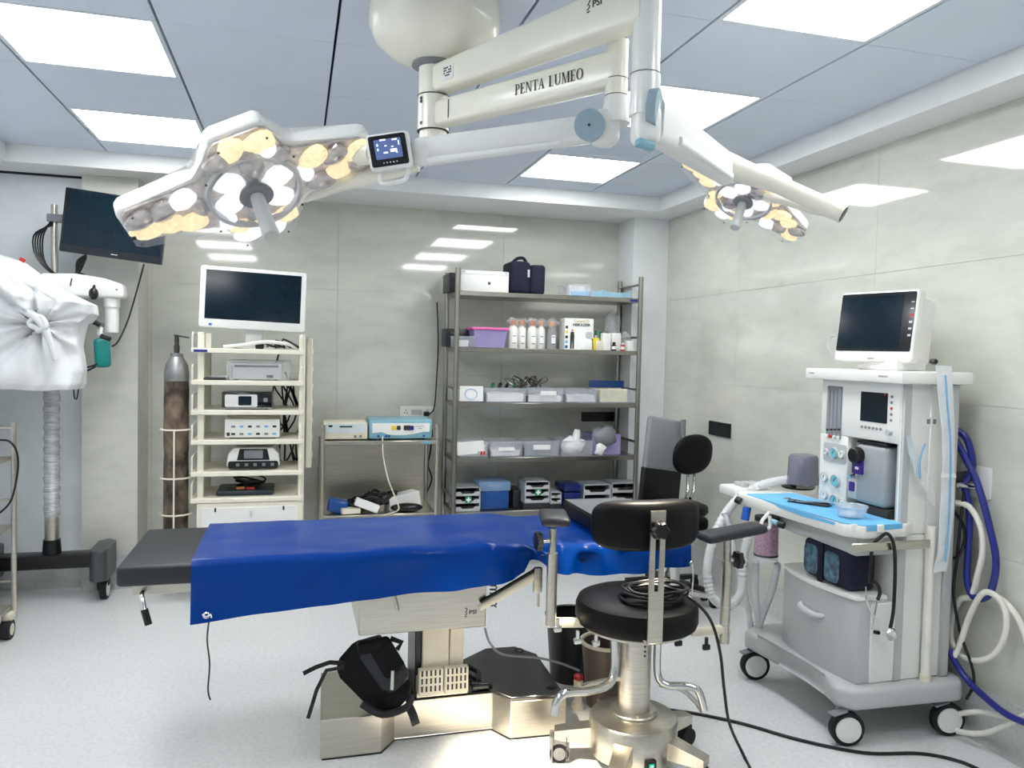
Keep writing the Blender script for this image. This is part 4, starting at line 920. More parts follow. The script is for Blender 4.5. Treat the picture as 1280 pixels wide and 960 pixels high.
t = thing('plastic_box', 'clear plastic box of white packets at the right of the top shelf', 'box', (1.98, 5.3, 1.955))
def openbox(t, a, b, y0, y1, z, h, mt='clear', wl=.003, rim=True):
    m_ = MB(); m_.bx(a, b, y0, y0+wl, z, z+h).bx(a, b, y1-wl, y1, z, z+h).bx(a, a+wl, y0+wl, y1-wl, z, z+h).bx(b-wl, b, y0+wl, y1-wl, z, z+h).bx(a+wl, b-wl, y0+wl, y1-wl, z, z+wl)
    o = m_.build('tub', mt, t)
    if rim:
        r_ = MB(); e = .006; zt = z+h
        r_.bx(a-e, b+e, y0-e, y0+wl, zt-.008, zt).bx(a-e, b+e, y1-wl, y1+e, zt-.008, zt).bx(a-e, a+wl, y0, y1, zt-.008, zt).bx(b-wl, b+e, y0, y1, zt-.008, zt); r_.build('rim', mt, t)
    return o
openbox(t, sx(708), sx(738), SY0+.02, SY0+.22, 1.956, .085)
crumple(sx(712), sx(732), SY0+.04, SY0+.18, 1.962, 2.03, .008, 'packet', t, 'paper')
crumple(sx(713), sx(736), SY0+.03, SY0+.05, 1.962, 1.99, .004, 'blue_packet', t, 'drape')
t = thing('surgical_wrap', 'folded pale blue surgical wrap in clear film on the top shelf', 'cloth', (2.2, 5.33, 1.955))
crumple(sx(739), sx(788), SY0+.02, SY0+.22, 1.958, 1.995, .018, 'wrap', t, mat('pale_blue_wrap', (160, 200, 220), .5), 18)
# second shelf
z = 1.57
sbox('storage_crate', 'black crate at the left end of the second shelf', 556, 592, z, .13, .15, 'bin', 'crate', 5.40)
t = thing('plastic_box', 'low clear box with white packets beside the purple tub', 'box', (1.14, 5.33, z))
openbox(t, sx(569), sx(594), SY0+.01, SY0+.17, z+.001, .075); crumple(sx(572), sx(586), SY0+.02, SY0+.12, z+.005, z+.05, .006, 'packet', t, 'paper')
t = thing('storage_tub', 'purple plastic tub with a pink lid on the second shelf', 'tub', (1.3, 5.33, z))
a, b = sx(592), sx(634)
MB().rings([[V((a+(b-a)*fx_, y_, zz)) for fx_, y_ in ((.0+e, SY0+.01+e*.3), (1-e, SY0+.01+e*.3), (1-e, SY0+.2), (.0+e, SY0+.2))] for zz, e in ((z+.001, .07), (z+.125, .0))]).build('tub_body', 'purple', t)
MB().bx(a-.012, b+.012, SY0, SY0+.215, z+.122, z+.142, .006, 2).build('tub_lid', 'pink', t)
pk_ = [(643, 'leftmost'), (655, 'second from the left'), (667, 'third from the left'), (679, 'fourth from the left'), (692, 'rightmost')]
for i, (px, wd) in enumerate(pk_):
    x = sx(px+.0); yy = SY0+.05+.03*(i % 2)
    t = thing('plastic_bottle', 'white plastic bottle with orange cap in clear film, %s of five' % wd, 'bottle', (x, yy, z), 'film-wrapped bottles on the second shelf')
    MB().lathe([(.030, 0), (.034, .006), (.034, .13), (.028, .15), (.014, .162), (.014, .17), (.001, .17)], (x, yy, z), 24).build('bottle_body', 'white' if i != 4 else 'clear', t)
    MB().lathe([(.018, .165), (.02, .17), (.02, .195), (.016, .2), (.001, .2)], (x, yy, z), 18).build('cap', 'orange', t)
    MB().prism(rrect(.03, .06, .004), .001, FRONT((x, yy-.0352, z+.07))).build('label_patch', 'paper', t)
    MB().bx(x-.012, x+.012, yy-.0365, yy-.0355, z+.085, z+.09).build('label_mark', 'ink', t)
    MB().bx(x-.012, x+.012, yy-.0365, yy-.0355, z+.035, z+.039).build('label_mark', 'ink', t)
    b_ = MB().ball((x, yy, z+.185), .042, (1, 1, .8), u=16, v=10)
    for v in b_.bm.verts: v.co += (v.co-V((x, yy, z+.185))).normalized()*noise.noise(v.co*45)*.02
    b_.build('film_wrap', 'film', t, 20)
t = thing('nebuliser_carton', 'tall white carton with a standing figure and NEBULIZER lettering', 'box', (1.83, 5.28, z))
a, b = sx(711), sx(741); e0 = sx(704)
MB().bx(a-.035, b, SY0, SY0+.12, z, z+.225, .002, 1).build('carton', 'paper', t)
text('NEBULIZER', .0265, FRONT(((a+b)/2-.002, SY0-.0012, z+.178)), 'ink', t, bold=.0008)
text('Control D', .028, FRONT(((a+b)/2-.002, SY0-.0012, z+.205)), 'inkgold', t, bold=.0008)
fg = MB().prism([(-.016, 0), (-.003, 0), (0, .07), (.003, 0), (.014, 0), (.015, .09), (.012, .122), (-.012, .122), (-.016, .09)], .001, FRONT((a+.022, SY0-.0005, z+.006)))
fg.build('printed_figure', 'ink', t); MB().lathe([(.0, 0), (.008, .0), (.008, .001), (0, .001)], (a+.022, SY0, z+.138), 14, (0, -1, 0)).build('printed_head', 'orange', t)
for k, c in enumerate(('bluebox', 'skyink', 'ink', 'yellow', 'ink')): MB().bx(a-.031, a-.012, SY0-.001, SY0, z+.01+.035*k, z+.03+.035*k).build('printed_square', c, t)
MB().prism(rrect(.05, .05, .015), .001, FRONT((b-.035, SY0-.0005, z+.105))).build('printed_device', 'grey', t)
sbox('medicine_carton', 'small white carton in front of the tall lettered carton', 728, 740, z, .07, .03, 'paper', y=5.19+.012)
t = sbox('medicine_carton', 'yellow topped pale carton on the second shelf', 738, 749, z, .088, .05, 'yellow')
t = sbox('medicine_carton', 'cream carton between the yellow carton and the tall white carton', 745, 754, z, .07, .04, 'ivory', y=5.212)
t = sbox('medicine_carton', 'tall white carton with black mark on the second shelf', 753, 763, z, .125, .05, 'paper', y=5.215)
t = sbox('medicine_carton', 'white carton behind the brown bottle on the second shelf', 764, 776, z, .13, .05, 'paper', y=5.27)
t = sbox('medicine_carton', 'white carton with orange top at the right end of the second shelf', 784, 792, z, .075, .05, 'paper', y=5.23)
def bottle(label, px, y, h, r_, mt, cm):
    x = sx(px, y); t = thing('medicine_bottle', label, 'bottle', (x, y, z))
    MB().lathe([(r_*.9, 0), (r_, .004), (r_, h*.6), (r_*.5, h*.72), (r_*.5, h*.8), (.001, h*.8)], (x, y, z), 18).build('bottle_body', mt, t)
    MB().lathe([(r_*.6, h*.76), (r_*.65, h*.78), (r_*.65, h*.98), (.001, h)], (x, y, z), 16).build('cap', cm, t)
    MB().lathe([(r_*1.01, h*.15), (r_*1.02, h*.16), (r_*1.02, h*.5), (r_*1.01, h*.51)], (x, y, z), 18).build('label_band', 'paper', t)
bottle('small brown glass bottle with black cap on the second shelf', 767, 5.225, .062, .018, 'brown', 'blk')
bottle('small bottle with red body at the right of the second shelf', 778, 5.225, .06, .018, 'red', 'paper')
bottle('green capped bottle behind the cartons on the second shelf', 750, 5.29, .14, .02, 'green', 'green')
bottle('white bottle with green top behind the yellow carton', 744, 5.29, .145, .014, 'white', 'green')
t = thing('wrapped_bottle', 'clear bottle in crumpled film standing behind the small cartons', 'bottle', (sx(764, 5.36), 5.36, z))
x = sx(764, 5.36)
MB().lathe([(.04, 0), (.045, .01), (.045, .14), (.03, .18), (.016, .2), (.016, .22), (.001, .22)], (x, 5.36, z), 20).build('bottle_body', 'clear', t)
b_ = MB().ball((x, 5.36, z+.20), .06, (1, 1, 1.5), u=18, v=12)
for v in b_.bm.verts: v.co += (v.co-V((x, 5.36, z+.2))).normalized()*noise.noise(v.co*35)*.03
b_.build('film_wrap', 'film', t, 20)
t = thing('plastic_bag', 'small crumpled clear bag at the right end of the second shelf', 'bag', (sx(781, 5.33), 5.33, z))
b_ = MB().ball((sx(781, 5.33), 5.33, z+.07), .04, (1, 1, 1.7), u=14, v=10)
for v in b_.bm.verts: v.co += (v.co-V((sx(781, 5.33), 5.33, z+.07))).normalized()*noise.noise(v.co*40)*.02
b_.build('film_wrap', 'film', t, 20)
# third and fourth shelf: clear bins
def cbin(label, px0, px1, z, h, fill, fz, extra=None, d=.26, fr=20):
    a, b = sx(px0)+.006, sx(px1)-.006
    t = thing('clear_bin', label, 'bin', ((a+b)/2, SY0+d/2, z), 'clear bins on the shelving')
    openbox(t, a, b, SY0-.005, SY0+d, z+.001, h)
    if fill: crumple(a+.012, b-.012, SY0+.01, SY0+d-.03, z+.008, z+fz, .012, 'contents', t, fill, fr)
    if extra: extra(t, a, b)
    return t
def tagx(dx, w_, z_, h_): 
    def f(t, a, b): MB().bx(a+(b-a)*dx, a+(b-a)*(dx+w_), SY0-.0075, SY0-.0055, z_, z_+h_).build('name_tag', 'paper', t)
    return f
z = 1.187
def sheet_sign(t, a, b):
    MB().bx(a+.005, b-.01, SY0-.012, SY0-.008, z+.01, z+.115).build('paper_sheet', 'paper', t)
    MB().tube([((a+b)/2-.005+.042*math.cos(q), SY0-.0125, z+.06+.036*math.sin(q)) for q in [2*PI*k/20 for k in range(20)]], .005, 6, 1, closed=True).build('printed_ring', mat('pale_ring', (190, 212, 232), .6), t)
cbin('clear bin behind a white sheet with pale blue ring, leftmost on the third shelf', 573, 607, z, .10, 'paper', .08, sheet_sign)
cbin('clear bin of white packets with dark tubes, second on the third shelf', 607, 659, z, .10, 'paper', .065)
cbin('clear bin under the black wire bundle on the third shelf', 660, 706, z, .105, 'paper', .05, tagx(.35, .45, z+.055, .03))
cbin('clear bin with a crumpled white packet, fourth on the third shelf', 707, 748, z, .10, 'cloth', .055)
cbin('clear bin of cream packets at the right end of the third shelf', 749, 789, z, .10, mat('cream_packets', (236, 228, 190), .6), .10)
sbox('bin_lid', 'dark blue lid standing behind the bins on the third shelf', 738, 784, z, .155, .02, 'bluebox', 'lid', y=5.50)
t = thing('cable_coil', 'bundle of silvery black leads heaped on a third shelf bin', 'cable', (sx(665), 5.32, z+.1))
rnd = random.Random(3)
for k in range(14):
    p = V((sx(665)+rnd.uniform(-.10, .10), 5.30+rnd.uniform(-.05, .05), z+.12))
    MB().tube([p, p+V((rnd.uniform(-.05, .05), 0, rnd.uniform(.02, .07))), p+V((rnd.uniform(-.08, .08), .03, rnd.uniform(.0, .05))), p+V((rnd.uniform(-.06, .06), 0, -.01))], .004, 6, 4).build('lead', 'steeld' if k % 2 else 'ink', t)
t = thing('dark_packet_row', 'green and black tube packets lying on a third shelf bin', 'packet', (sx(630), 5.34, z+.1))
for k in range(5): MB().cyl((sx(615+9*k, 5.34), 5.32, z+.112), (sx(620+9*k, 5.34), 5.40, z+.122), .013, n=10).build('tube', ['green', 'ink', 'blk'][k % 3], t)
z = .803
def papers(t, a, b):
    MB().box((a+.09, SY0-.010, z+.07), (.19, .004, .09), rot=M.Rotation(R(-4), 3, 'Y')).build('paper_sheet', 'paper', t)
    for k, c in enumerate(('grey', 'red', 'red')): MB().bx(b-.075+.02*k, b-.06+.02*k, SY0-.0145, SY0-.0125, z+.02, z+.045).build('printed_mark', c, t)
cbin('clear bin with white papers and red print, leftmost on the fourth shelf', 573, 613, z, .105, 'paper', .08, papers)
cbin('clear bin with a long white tag, second on the fourth shelf', 614, 656, z, .11, 'paper', .045, tagx(.25, .5, z+.045, .025))
cbin('clear bin with a tag and grey tubing, third on the fourth shelf', 657, 702, z, .11, 'greyd', .06, tagx(.25, .5, z+.05, .035))
def tissue(t, a, b):
    q = MB().ball(((a+b)/2-.02, SY0+.02, z+.075), .075, (1.25, .5, .85), u=18, v=12)
    for v in q.bm.verts: v.co += V((noise.noise(v.co*25), noise.noise(v.co*25+V((3, 0, 0)))*.4, noise.noise(v.co*25+V((0, 3, 0)))))*.02
    q.build('tissue', 'cloth', t, 60); MB().tube([((a+b)/2, SY0+.02, z+.12), ((a+b)/2+.005, SY0+.02, z+.16), ((a+b)/2+.01, SY0+.02, z+.19)], .03, 8, 4, rad=lambda q_: .035-.015*q_).build('tissue_tuft', 'cloth', t, 60)
cbin('clear bin overflowing with white tissue, fourth on the fourth shelf', 703, 744, z, .11, None, 0, tissue)
t = thing('storage_tub', 'violet clear tub holding a grey bag at the right of the fourth shelf', 'tub', (2.27, 5.38, z))
openbox(t, sx(746), sx(782), SY0+.05, SY0+.25, z+.001, .15, 'purple')
q = MB().ball((sx(758, 5.3), 5.31, z+.13), .10, (1, .7, .9), u=18, v=12)
for v in q.bm.verts: v.co += V((noise.noise(v.co*20), noise.noise(v.co*20+V((3, 0, 0)))*.4, noise.noise(v.co*20+V((0, 3, 0)))))*.03
single('plastic_bag', 'crumpled grey bag stuffed into the violet tub', 'bag', q, 'greyd', ang=60)
q = MB().ball((sx(755, 5.21), 5.235, z+.045), .04, (1, .5, 1), u=14, v=10)
for v in q.bm.verts: v.co += V((noise.noise(v.co*30), 0, noise.noise(v.co*30+V((0, 3, 0)))))*.02
single('gauze_ball', 'small tangle of white tubing in front of the violet tub', 'tubing', q, 'paper', ang=60)
# bottom shelf
z = .425
def organiser(label, px0, px1, z0, h, rows, cross, y=SY0, d=.2):
    a, b = sx(px0, y), sx(px1, y); t = thing('drawer_organiser', label, 'organiser', ((a+b)/2, y+d/2, z0), 'small drawer organisers on the bottom shelf')
    e = .008
    fr_ = MB().bx(a, a+e, y, y+d, z0, z0+h).bx(b-e, b, y, y+d, z0, z0+h).bx(a, b, y, y+d, z0+h-e*.6, z0+h).bx(a+e, b-e, y+d-.004, y+d, z0, z0+h).bx(a+e, b-e, y, y+d, z0, z0+.004)
    fr_.build('casing', mat('organiser_grey', (176, 184, 190), .35), t)
    hh_ = (h-.012)/rows
    for k in range(rows):
        zz = z0+.006+hh_*k
        dw = MB().prism([(a+e, 0), (b-e, 0), (b-e, hh_*.55), (b-e-.03, hh_*.55), (b-e-.045, hh_*.28), (a+e+.045, hh_*.28), (a+e+.03, hh_*.55), (a+e, hh_*.55)], .006, M.Translation((0, y+.002, zz)) @ M.Rotation(R(90), 4, 'X')).build('drawer_front', 'grey', t)
        MB().bx(a+e+.004, b-e-.004, y+.004, y+d-.02, zz, zz+.006).build('drawer_tray', 'grey', t)
        crumple(a+e+.01, b-e-.01, y+.03, y+d-.04, zz+.006, zz+hh_*.5, .006, 'contents', t, 'ink' if k != rows-1 else 'steeld', 40)
    if cross:
        cz_ = z0+h*cross; xx = (a+b)/2
        MB().prism(rrect(.046, .046, .004), .002, FRONT((xx+.004, y-.005, cz_))).build('first_aid_badge', 'green', t)
        MB().bx(xx-.002, xx+.010, y-.0085, y-.0065, cz_-.017, cz_+.017).bx(xx-.013, xx+.021, y-.0083, y-.0066, cz_-.006, cz_+.006).build('badge_cross', 'paper', t)
organiser('three-drawer organiser with green first aid cross at the left of the bottom shelf', 572, 604, z, .17, 3, .5)
organiser('drawer organiser with green first aid cross in the middle of the bottom shelf', 660, 691, z+.045, .155, 3, .5)
sbox('support_box', 'dark low box under the middle drawer organiser', 658, 692, z, .044, .2, 'bin')
organiser('small grey drawer organiser beside the middle one', 692, 706, z+.035, .085, 2, 0)
sbox('support_box', 'dark low box under the small grey organiser', 692, 707, z, .034, .2, 'bin')
organiser('drawer organiser with metal odds on top, left of the right-hand pair', 734, 768, z+.02, .145, 2, 0)
organiser('drawer organiser at the right end of the bottom shelf', 769, 803, z+.03, .14, 2, 0, y=5.235)
sbox('support_box', 'dark low box under the right-hand pair of organisers', 735, 800, z, .019, .2, 'bin')
t = thing('storage_box', 'blue plastic box with grey-blue lid on the bottom shelf', 'box', (1.33, 5.38, z))
MB().bx(sx(604, 5.27), sx(640, 5.27), 5.27, 5.5, z, z+.13, .01).build('box_body', 'bluebox', t); MB().bx(sx(601, 5.27), sx(642, 5.27), 5.262, 5.508, z+.13, z+.20, .012).build('box_lid', 'bluelid', t)
MB().bx(sx(612, 5.27), sx(632, 5.27), 5.257, 5.263, z+.165, z+.18, .002, 1).build('latch', 'clear', t)
for k in range(3):
    o_ = MB().box((sx(720), 5.33, z+.035+.055*k), (.13, .22, .045), .006)
    single('plastic_tray', 'dark blue stacking tray beside the right-hand organisers, %s' % ['lowest of three', 'middle of three', 'topmost of three'][k], 'tray', o_, 'bluet', 'dark blue stacking trays')
sbox('storage_crate', 'dark crate at the back of the bottom shelf', 645, 658, z, .12, .2, 'bin', 'crate', 5.33)

# ------------------------------------------------------------------ surgical microscope on its floor stand
MX, MY = -1.40, 5.16
ms = thing('surgical_microscope', 'white surgical microscope on a film-wrapped column with a wide black base', 'microscope', (MX, MY, 0))
MB().bx(-1.78, -1.10, MY-.06, MY+.06, .19, .275, .012).build('base_beam', 'blk', ms)
for x, ya, yb2 in ((-1.12, 4.99, 5.315), (-1.745, 4.93, 5.34)):
    ft = MB().prism(rrect(.095, yb2-ya, .045, 6), .19, M.Translation((x, (ya+yb2)/2, .125)), .014, 3).build('foot', mat('gunmetal', (82, 86, 88), .35, .3), ms)
for x, y in ((-1.10, 5.10), (-1.15, 5.27), (-1.75, 4.99), (-1.75, 5.27)):
    c = MB().cyl((x-.018, y, .0625), (x+.018, y, .0625), .0625, n=28).build('caster', 'rubber', ms)
    MB().cyl((x-.021, y, .0625), (x+.021, y, .0625), .046, n=24).build('wheel_disc', 'white', c)
    MB().bx(x-.028, x+.028, y-.022, y+.03, .08, .135, .008).build('fork', 'blk', c)
MB().cyl((MX, MY, .27), (MX, MY, .36), .052, .046, 24).build('column_boot', 'blk', ms)
MB().cyl((MX, MY, .35), (MX, MY, .50), .039, n=28).build('column', 'steel', ms)
cw = MB().lathe([(.040, .50)]+[(.0425+.0025*((k*7) % 3-1), .51+.02*k) for k in range(40)]+[(.04, 1.32)], (MX, MY, 0), 28)
for v in cw.bm.verts: v.co += V((noise.noise(v.co*30), noise.noise(v.co*30+V((3, 3, 3))), 0))*.004
cw.build('film_wrap', 'wrap', ms, 60)
MB().cyl((MX, MY, 1.30), (MX, MY, 1.62), .04, n=24).build('column_head', 'white', ms)
# boom arm
p0 = at(62, 356, Y=5.14); p1 = at(152, 366, Y=5.14)
a_ = MB(); zt = at(100, 347, Y=5.1).z; zb = at(150, 374, Y=5.1).z
xl, xr = at(55, 360, Y=5.1).x, at(157, 360, Y=5.1).x
a_.prism([(xl, zb), (xr, zb), (xr+.005, zb+.02), (xr-.005, zb+.085), (xr-.10, zb+.115), (xr-.25, zb+.135), (xl, zb+.13)], .14, M.Translation((0, 5.16, 0)) @ M.Rotation(R(90), 4, 'X'), .018, 3)
a_.build('boom_arm', 'white', ms)
xj = at(140, 385, Y=5.08).x
MB().cyl((xj, 5.08, zb+.01), (xj, 5.08, zb-.05), .045, n=24).cyl((xj, 5.08, zb-.05), (xj, 5.08, zb-.20), .038, n=24).build('arm_joint', 'white', ms)
MB().cyl((at(146, 362, Y=5.02).x, 5.03, at(146, 362, Y=5.02).z), (at(146, 362, Y=5.02).x, 5.015, at(146, 362, Y=5.02).z), .006, n=10).build('screw', 'greyd', ms)
kb = at(117, 367, Y=4.95)
k_ = MB().ball(kb, .032, (.8, .8, 1.1)); k_.cyl(kb+V((0, 0, .02)), kb+V((.004, 0, .05)), .012, .006, 12); k_.build('knob', 'blk', ms)
MB().box(at(106, 397, Y=4.97), (.20, .12, .022), .006, 2, M.Rotation(R(26), 3, 'Y')).build('control_arm', 'bezel', ms)
tl = at(128, 441, Y=4.94)
hg = MB().box(tl, (.085, .05, .17), .022, 4, M.Rotation(R(18), 3, 'Z') @ M.Rotation(R(-3), 3, 'Y')).build('hand_grip_cover', 'teal', ms)
MB().box(at(132, 422, Y=4.90), (.06, .012, .028), .005, 2, M.Rotation(R(20), 3, 'Y')).build('grip_slot', 'blk', hg)
MB().box(at(125, 414, Y=4.96), (.03, .03, .05), .006).build('grip_mount', 'white', ms)
for pts in ([(112, 398), (80, 405), (74, 425), (77, 445)], [(75, 452), (88, 464), (106, 464), (120, 458)], [(75, 453), (95, 460), (110, 459), (122, 455)]):
    MB().tube([at(x, y, Y=4.88) for x, y in pts], .006, 7, 6).build('cable', 'blk', ms)
MB().tube([at(92, 486, Y=4.93), at(93, 497, Y=4.93), at(96, 498, Y=4.93), at(98, 487, Y=4.93)], .004, 7, 4).build('cable', 'blk', ms)
# monitor pole and screen
xp = at(68, 300, Y=5.15).x
MB().cyl((xp, 5.15, 1.60), (xp, 5.15, at(68, 256, Y=5.15).z), .019, n=18).build('monitor_pole', 'steel', ms)
MB().bx(xp-.035, xp+.06, 5.12, 5.17, at(66, 278, Y=5.15).z, at(66, 268, Y=5.15).z, .006).build('pole_clamp', 'greyd', ms)
c0, c1_, c2, c3 = [at(x, y, Y=5.02) for x, y in ((80, 233), (211, 254), (202, 332), (72, 312))]
cc_ = (c0+c1_+c2+c3)/4; ax_ = ((c1_-c0)+(c2-c3)); ay_ = ((c0-c3)+(c1_-c2))
mf = frame(cc_, ax_.normalized()+V((0, -.10, 0)), ay_.normalized()+V((0, -.02, 0)))
w_, h_ = ax_.length/2, ay_.length/2
mo = MB().prism(rrect(w_, h_, .008), .045, mf @ M.Translation((0, 0, -.04)), .004).build('monitor', 'bezel', ms)
MB().prism(rrect(w_*.955, h_*.86, .002), .002, mf @ M.Translation((.002, .018, .004))).build('screen', 'screen', mo)
MB().prism(rrect(.035, .005, .001), .001, mf @ M.Translation((.02, -h_/2+.02, .005))).build('badge', 'grey', mo)
for i in range(5):
    MB().tube([(xp+.0, 5.13, 2.27-.01*i), (xp-.05-.012*i, 5.12, 2.16), (xp-.045-.008*i, 5.12, 2.02), (xp+.02+.01*i, 5.11, 1.94-.01*i), (xp+.12, 5.11, 1.93), (xp+.17-.01*i, 5.11, 2.02), (xp+.18, 5.1, 2.06)], .005, 6, 6).build('cable', 'blk', ms)
MB().ball((xp+.15, 5.10, 1.93), .03, (1, .6, .8)).build('cable_knot', 'blk', ms)
MB().tube([at(108, 320, Y=5.05), at(100, 335, Y=5.05), at(91, 345, Y=5.03), at(88, 357, Y=5.0)], .004, 6, 6).build('cable', 'blk', ms)
MB().tube([at(180, 330, Y=5.05), at(172, 360, Y=5.05), at(160, 400, Y=5.02), at(148, 426, Y=4.98), at(140, 433, Y=4.95)], .005, 6, 6).build('cable', 'blk', ms)
# white cover over the microscope head
DC = [(0.0, 30, .0), (.10, 50, .10), (.22, 82, .17), (.34, 122, .20), (.42, 122, .19), (.52, 106, .185), (.60, 104, .17), (.72, 105, .18), (.86, 110, .20), (.96, 108, .20), (1.0, 104, .19)]
ztop, zbot = at(20, 316, Y=4.88).z, at(60, 486, Y=4.80).z
def cover(u, v):
    zz = ztop+(zbot-ztop)*v
    for (a, b, c), (d, e, f) in zip(DC, DC[1:]):
        if v <= d: k = (v-a)/(d-a); px = b+(e-b)*k; dp = c+(f-c)*k; break
    xr_ = at(px, 400, Y=4.85).x; xl_ = -1.80+.06*max(0, .1-v)
    cx_ = (xr_+xl_)/2; rx = (xr_-xl_)/2; a = 2*PI*u
    knot = math.exp(-((v-.52)/.10)**2)
    fo = 1+.06*math.sin(7*a+12*v)*(v**.8)+.05*math.sin(13*a-9*v)*v+.22*noise.noise(V((math.cos(a)*2.4, math.sin(a)*2.4, v*5)))+.10*abs(noise.noise(V((math.cos(a)*6+v*3, math.sin(a)*6, v*6))))
    rr = .9+.1*v
    pinch = 1-.16*knot*max(0, math.sin(-a))*(.5+.5*math.cos(a*1.0+.2))
    kx, kz_ = cx_+rx*math.cos(a)-at(48, 404, Y=4.65).x, zz-at(48, 404, Y=4.65).z; kd = math.hypot(kx, kz_); ka = math.atan2(kz_, kx)
    fr_ = max(0, -math.sin(a)); ray = (.030*math.sin(9*ka+1)+.018*math.sin(17*ka))*min(1, kd/.06)*math.exp(-(kd/.30)**2)*fr_ - .035*math.exp(-(kd/.05)**2)*fr_
    ray += .03*(abs(noise.noise(V((kx*5+zz*3, zz*4, 3))))-.25)*fr_
    return V((min(cx_+rx*math.cos(a)*(1+.3*(fo-1)), 9), 4.83+max(.01, dp)*math.sin(a)*fo*pinch*1.05-ray, zz+.02*math.cos(a*1.0+2)*0+.012*noise.noise(V((a*2, v*3, 2)))*v+(.10*(1-v)*(1-v)*-math.cos(a)*.5 if v < .5 else 0)))
cvx = thing('dust_cover', 'white cloth cover knotted over the microscope head beside the wall', 'cover', (-1.6, 4.83, zbot))
cm = MB().grid(cover, 150, 100); bmesh.ops.remove_doubles(cm.bm, verts=cm.bm.verts[:], dist=.0008)
cm.build('cover_cloth', 'cloth', cvx, 80)
tp = at(28, 325, Y=4.72)
MB().box(tp, (.03, .006, .02), .002, 1, M.Rotation(.5, 3, 'Y')).build('stitched_mark', 'red', cvx)
MB().tube([at(22, 385, Y=4.66), at(38, 392, Y=4.63), at(52, 404, Y=4.61), at(62, 425, Y=4.62), at(70, 450, Y=4.62)], .02, 8, 6, rad=lambda q: .028-.014*q).build('cloth_fold', 'cloth', cvx, 80)
MB().tube([at(48, 412, Y=4.61), at(36, 404, Y=4.62), at(50, 396, Y=4.61), at(58, 408, Y=4.60), at(46, 414, Y=4.61)], .014, 8, 5).build('cloth_knot', 'cloth', cvx, 80)

# ------------------------------------------------------------------ steel trolley at the left edge
lt_ = thing('instrument_trolley', 'stainless steel instrument trolley with cream casters at the left edge', 'trolley', (-1.6, 4.32, 0))
lx0, lx1, ly0, ly1 = -1.80, -1.405, 4.12, 4.53
for x in (lx0, lx1):
    for y in (ly0, ly1): MB().cyl((x, y, .10), (x, y, 1.12 if y == ly1 else 1.12), .0135, n=16).build('post', 'steel', lt_)
for z in (.945, .59, .17):
    MB().bx(lx0, lx1-.01, ly0, ly1, z-.02, z, .003, 1).build('shelf', 'steelb', lt_)
MB().cyl((lx0, ly1, 1.09), (lx1, ly1, 1.09), .006, n=10).build('top_rail', 'steel', lt_)
for z in (.72, .29): MB().cyl((lx0, ly1, z), (lx1, ly1, z), .005, n=10).build('guard_rail', 'steel', lt_)
for x, y in ((lx1-.02, ly0+.02), (lx0+.02, ly0+.02), (lx1-.02, ly1-.02), (lx0+.02, ly1-.02)):
    MB().box((x, y, .115), (.055, .07, .05), .016, 3).build('caster_yoke', 'ivory', lt_)
    c = MB().cyl((x-.022, y-.02, .05), (x+.022, y-.02, .05), .05, n=24).build('caster', 'rubber', lt_)
    MB().cyl((x-.024, y-.02, .05), (x+.024, y-.02, .05), .03, n=20).build('wheel_disc', 'ivory', c)
MB().tube([at(0, 550, Y=4.48), at(12, 552, Y=4.46), at(21, 565, Y=4.46), at(22, 590, Y=4.46), at(14, 625, Y=4.47), at(0, 641, Y=4.48)], .005, 7, 6).build('hanging_lead', 'blk', lt_)

# ------------------------------------------------------------------ chairs in the far right corner
ch = thing('reclining_chair', 'grey padded chair with tilted backrest standing in the corner beside the shelving', 'chair', (2.36, 4.72, 0))
bc = at(829, 556, Y=4.70)
MB().box(bc, (.27, .05, .36), .03, 4, M.Rotation(R(9), 3, 'Y') @ M.Rotation(R(-8), 3, 'X')).build('backrest', 'silverpad', ch)
MB().box((2.35, 4.68, .64), (.29, .05, .32), .02, 3, M.Rotation(R(4), 3, 'Y')).build('back_support', 'blk', ch)
MB().box((2.34, 4.50, .48), (.38, .36, .09), .035, 4).build('seat', 'pad', ch)
MB().cyl((2.34, 4.52, .06), (2.34, 4.52, .45), .03, n=18).build('column', 'chrome', ch)
MB().cyl(at(854, 536, Y=4.66)+V((0, 0, -.05)), at(854, 530, Y=4.66)+V((0, 0, .03)), .018, n=14).build('hinge_knob', 'greyd', ch)
for k in range(5):
    a = R(90+72*k); d = V((math.cos(a), math.sin(a), 0)); c = V((2.34, 4.52, .0))
    MB().rings([[c+d*t+V((-d.y, d.x, 0))*x+V((0, 0, z)) for x, z in ((-.02, z0), (.02, z0), (.02, z1), (-.02, z1))] for t, z0, z1 in ((.02, .07, .11), (.27, .06, .08))]).build('leg', 'blk', ch)
    p = c+d*.26; MB().cyl(p+V((-.015, 0, .03)), p+V((.015, 0, .03)), .03, n=16).build('caster', 'rubber', ch)
c2_ = thing('oval_back_stool', 'black stool with an oval backrest standing by the right wall', 'stool', (2.42, 4.36, 0))
ov = at(866, 568, Y=4.40)
def oval(u, v):
    a = 2*PI*u; b = (v-.5)*PI; sq = lambda c, e: math.copysign(abs(c)**e, c)
    x = .155*sq(math.cos(b), .6)*sq(math.cos(a), .9); z = .128*sq(math.cos(b), .6)*sq(math.sin(a), .8)
    return V((ov.x+x+.01*z/.1, ov.y+.035*math.sin(b)+.2*x, ov.z+z))
MB().grid(oval, 48, 22).build('backrest', 'pad', c2_, 80)
MB().tube([ov+V((.03, .03, -.06)), ov+V((.045, .05, -.16)), ov+V((.03, .03, -.25)), ov+V((-.02, -.02, -.28))], .011, 10, 5).build('back_bar', 'chrome', c2_)
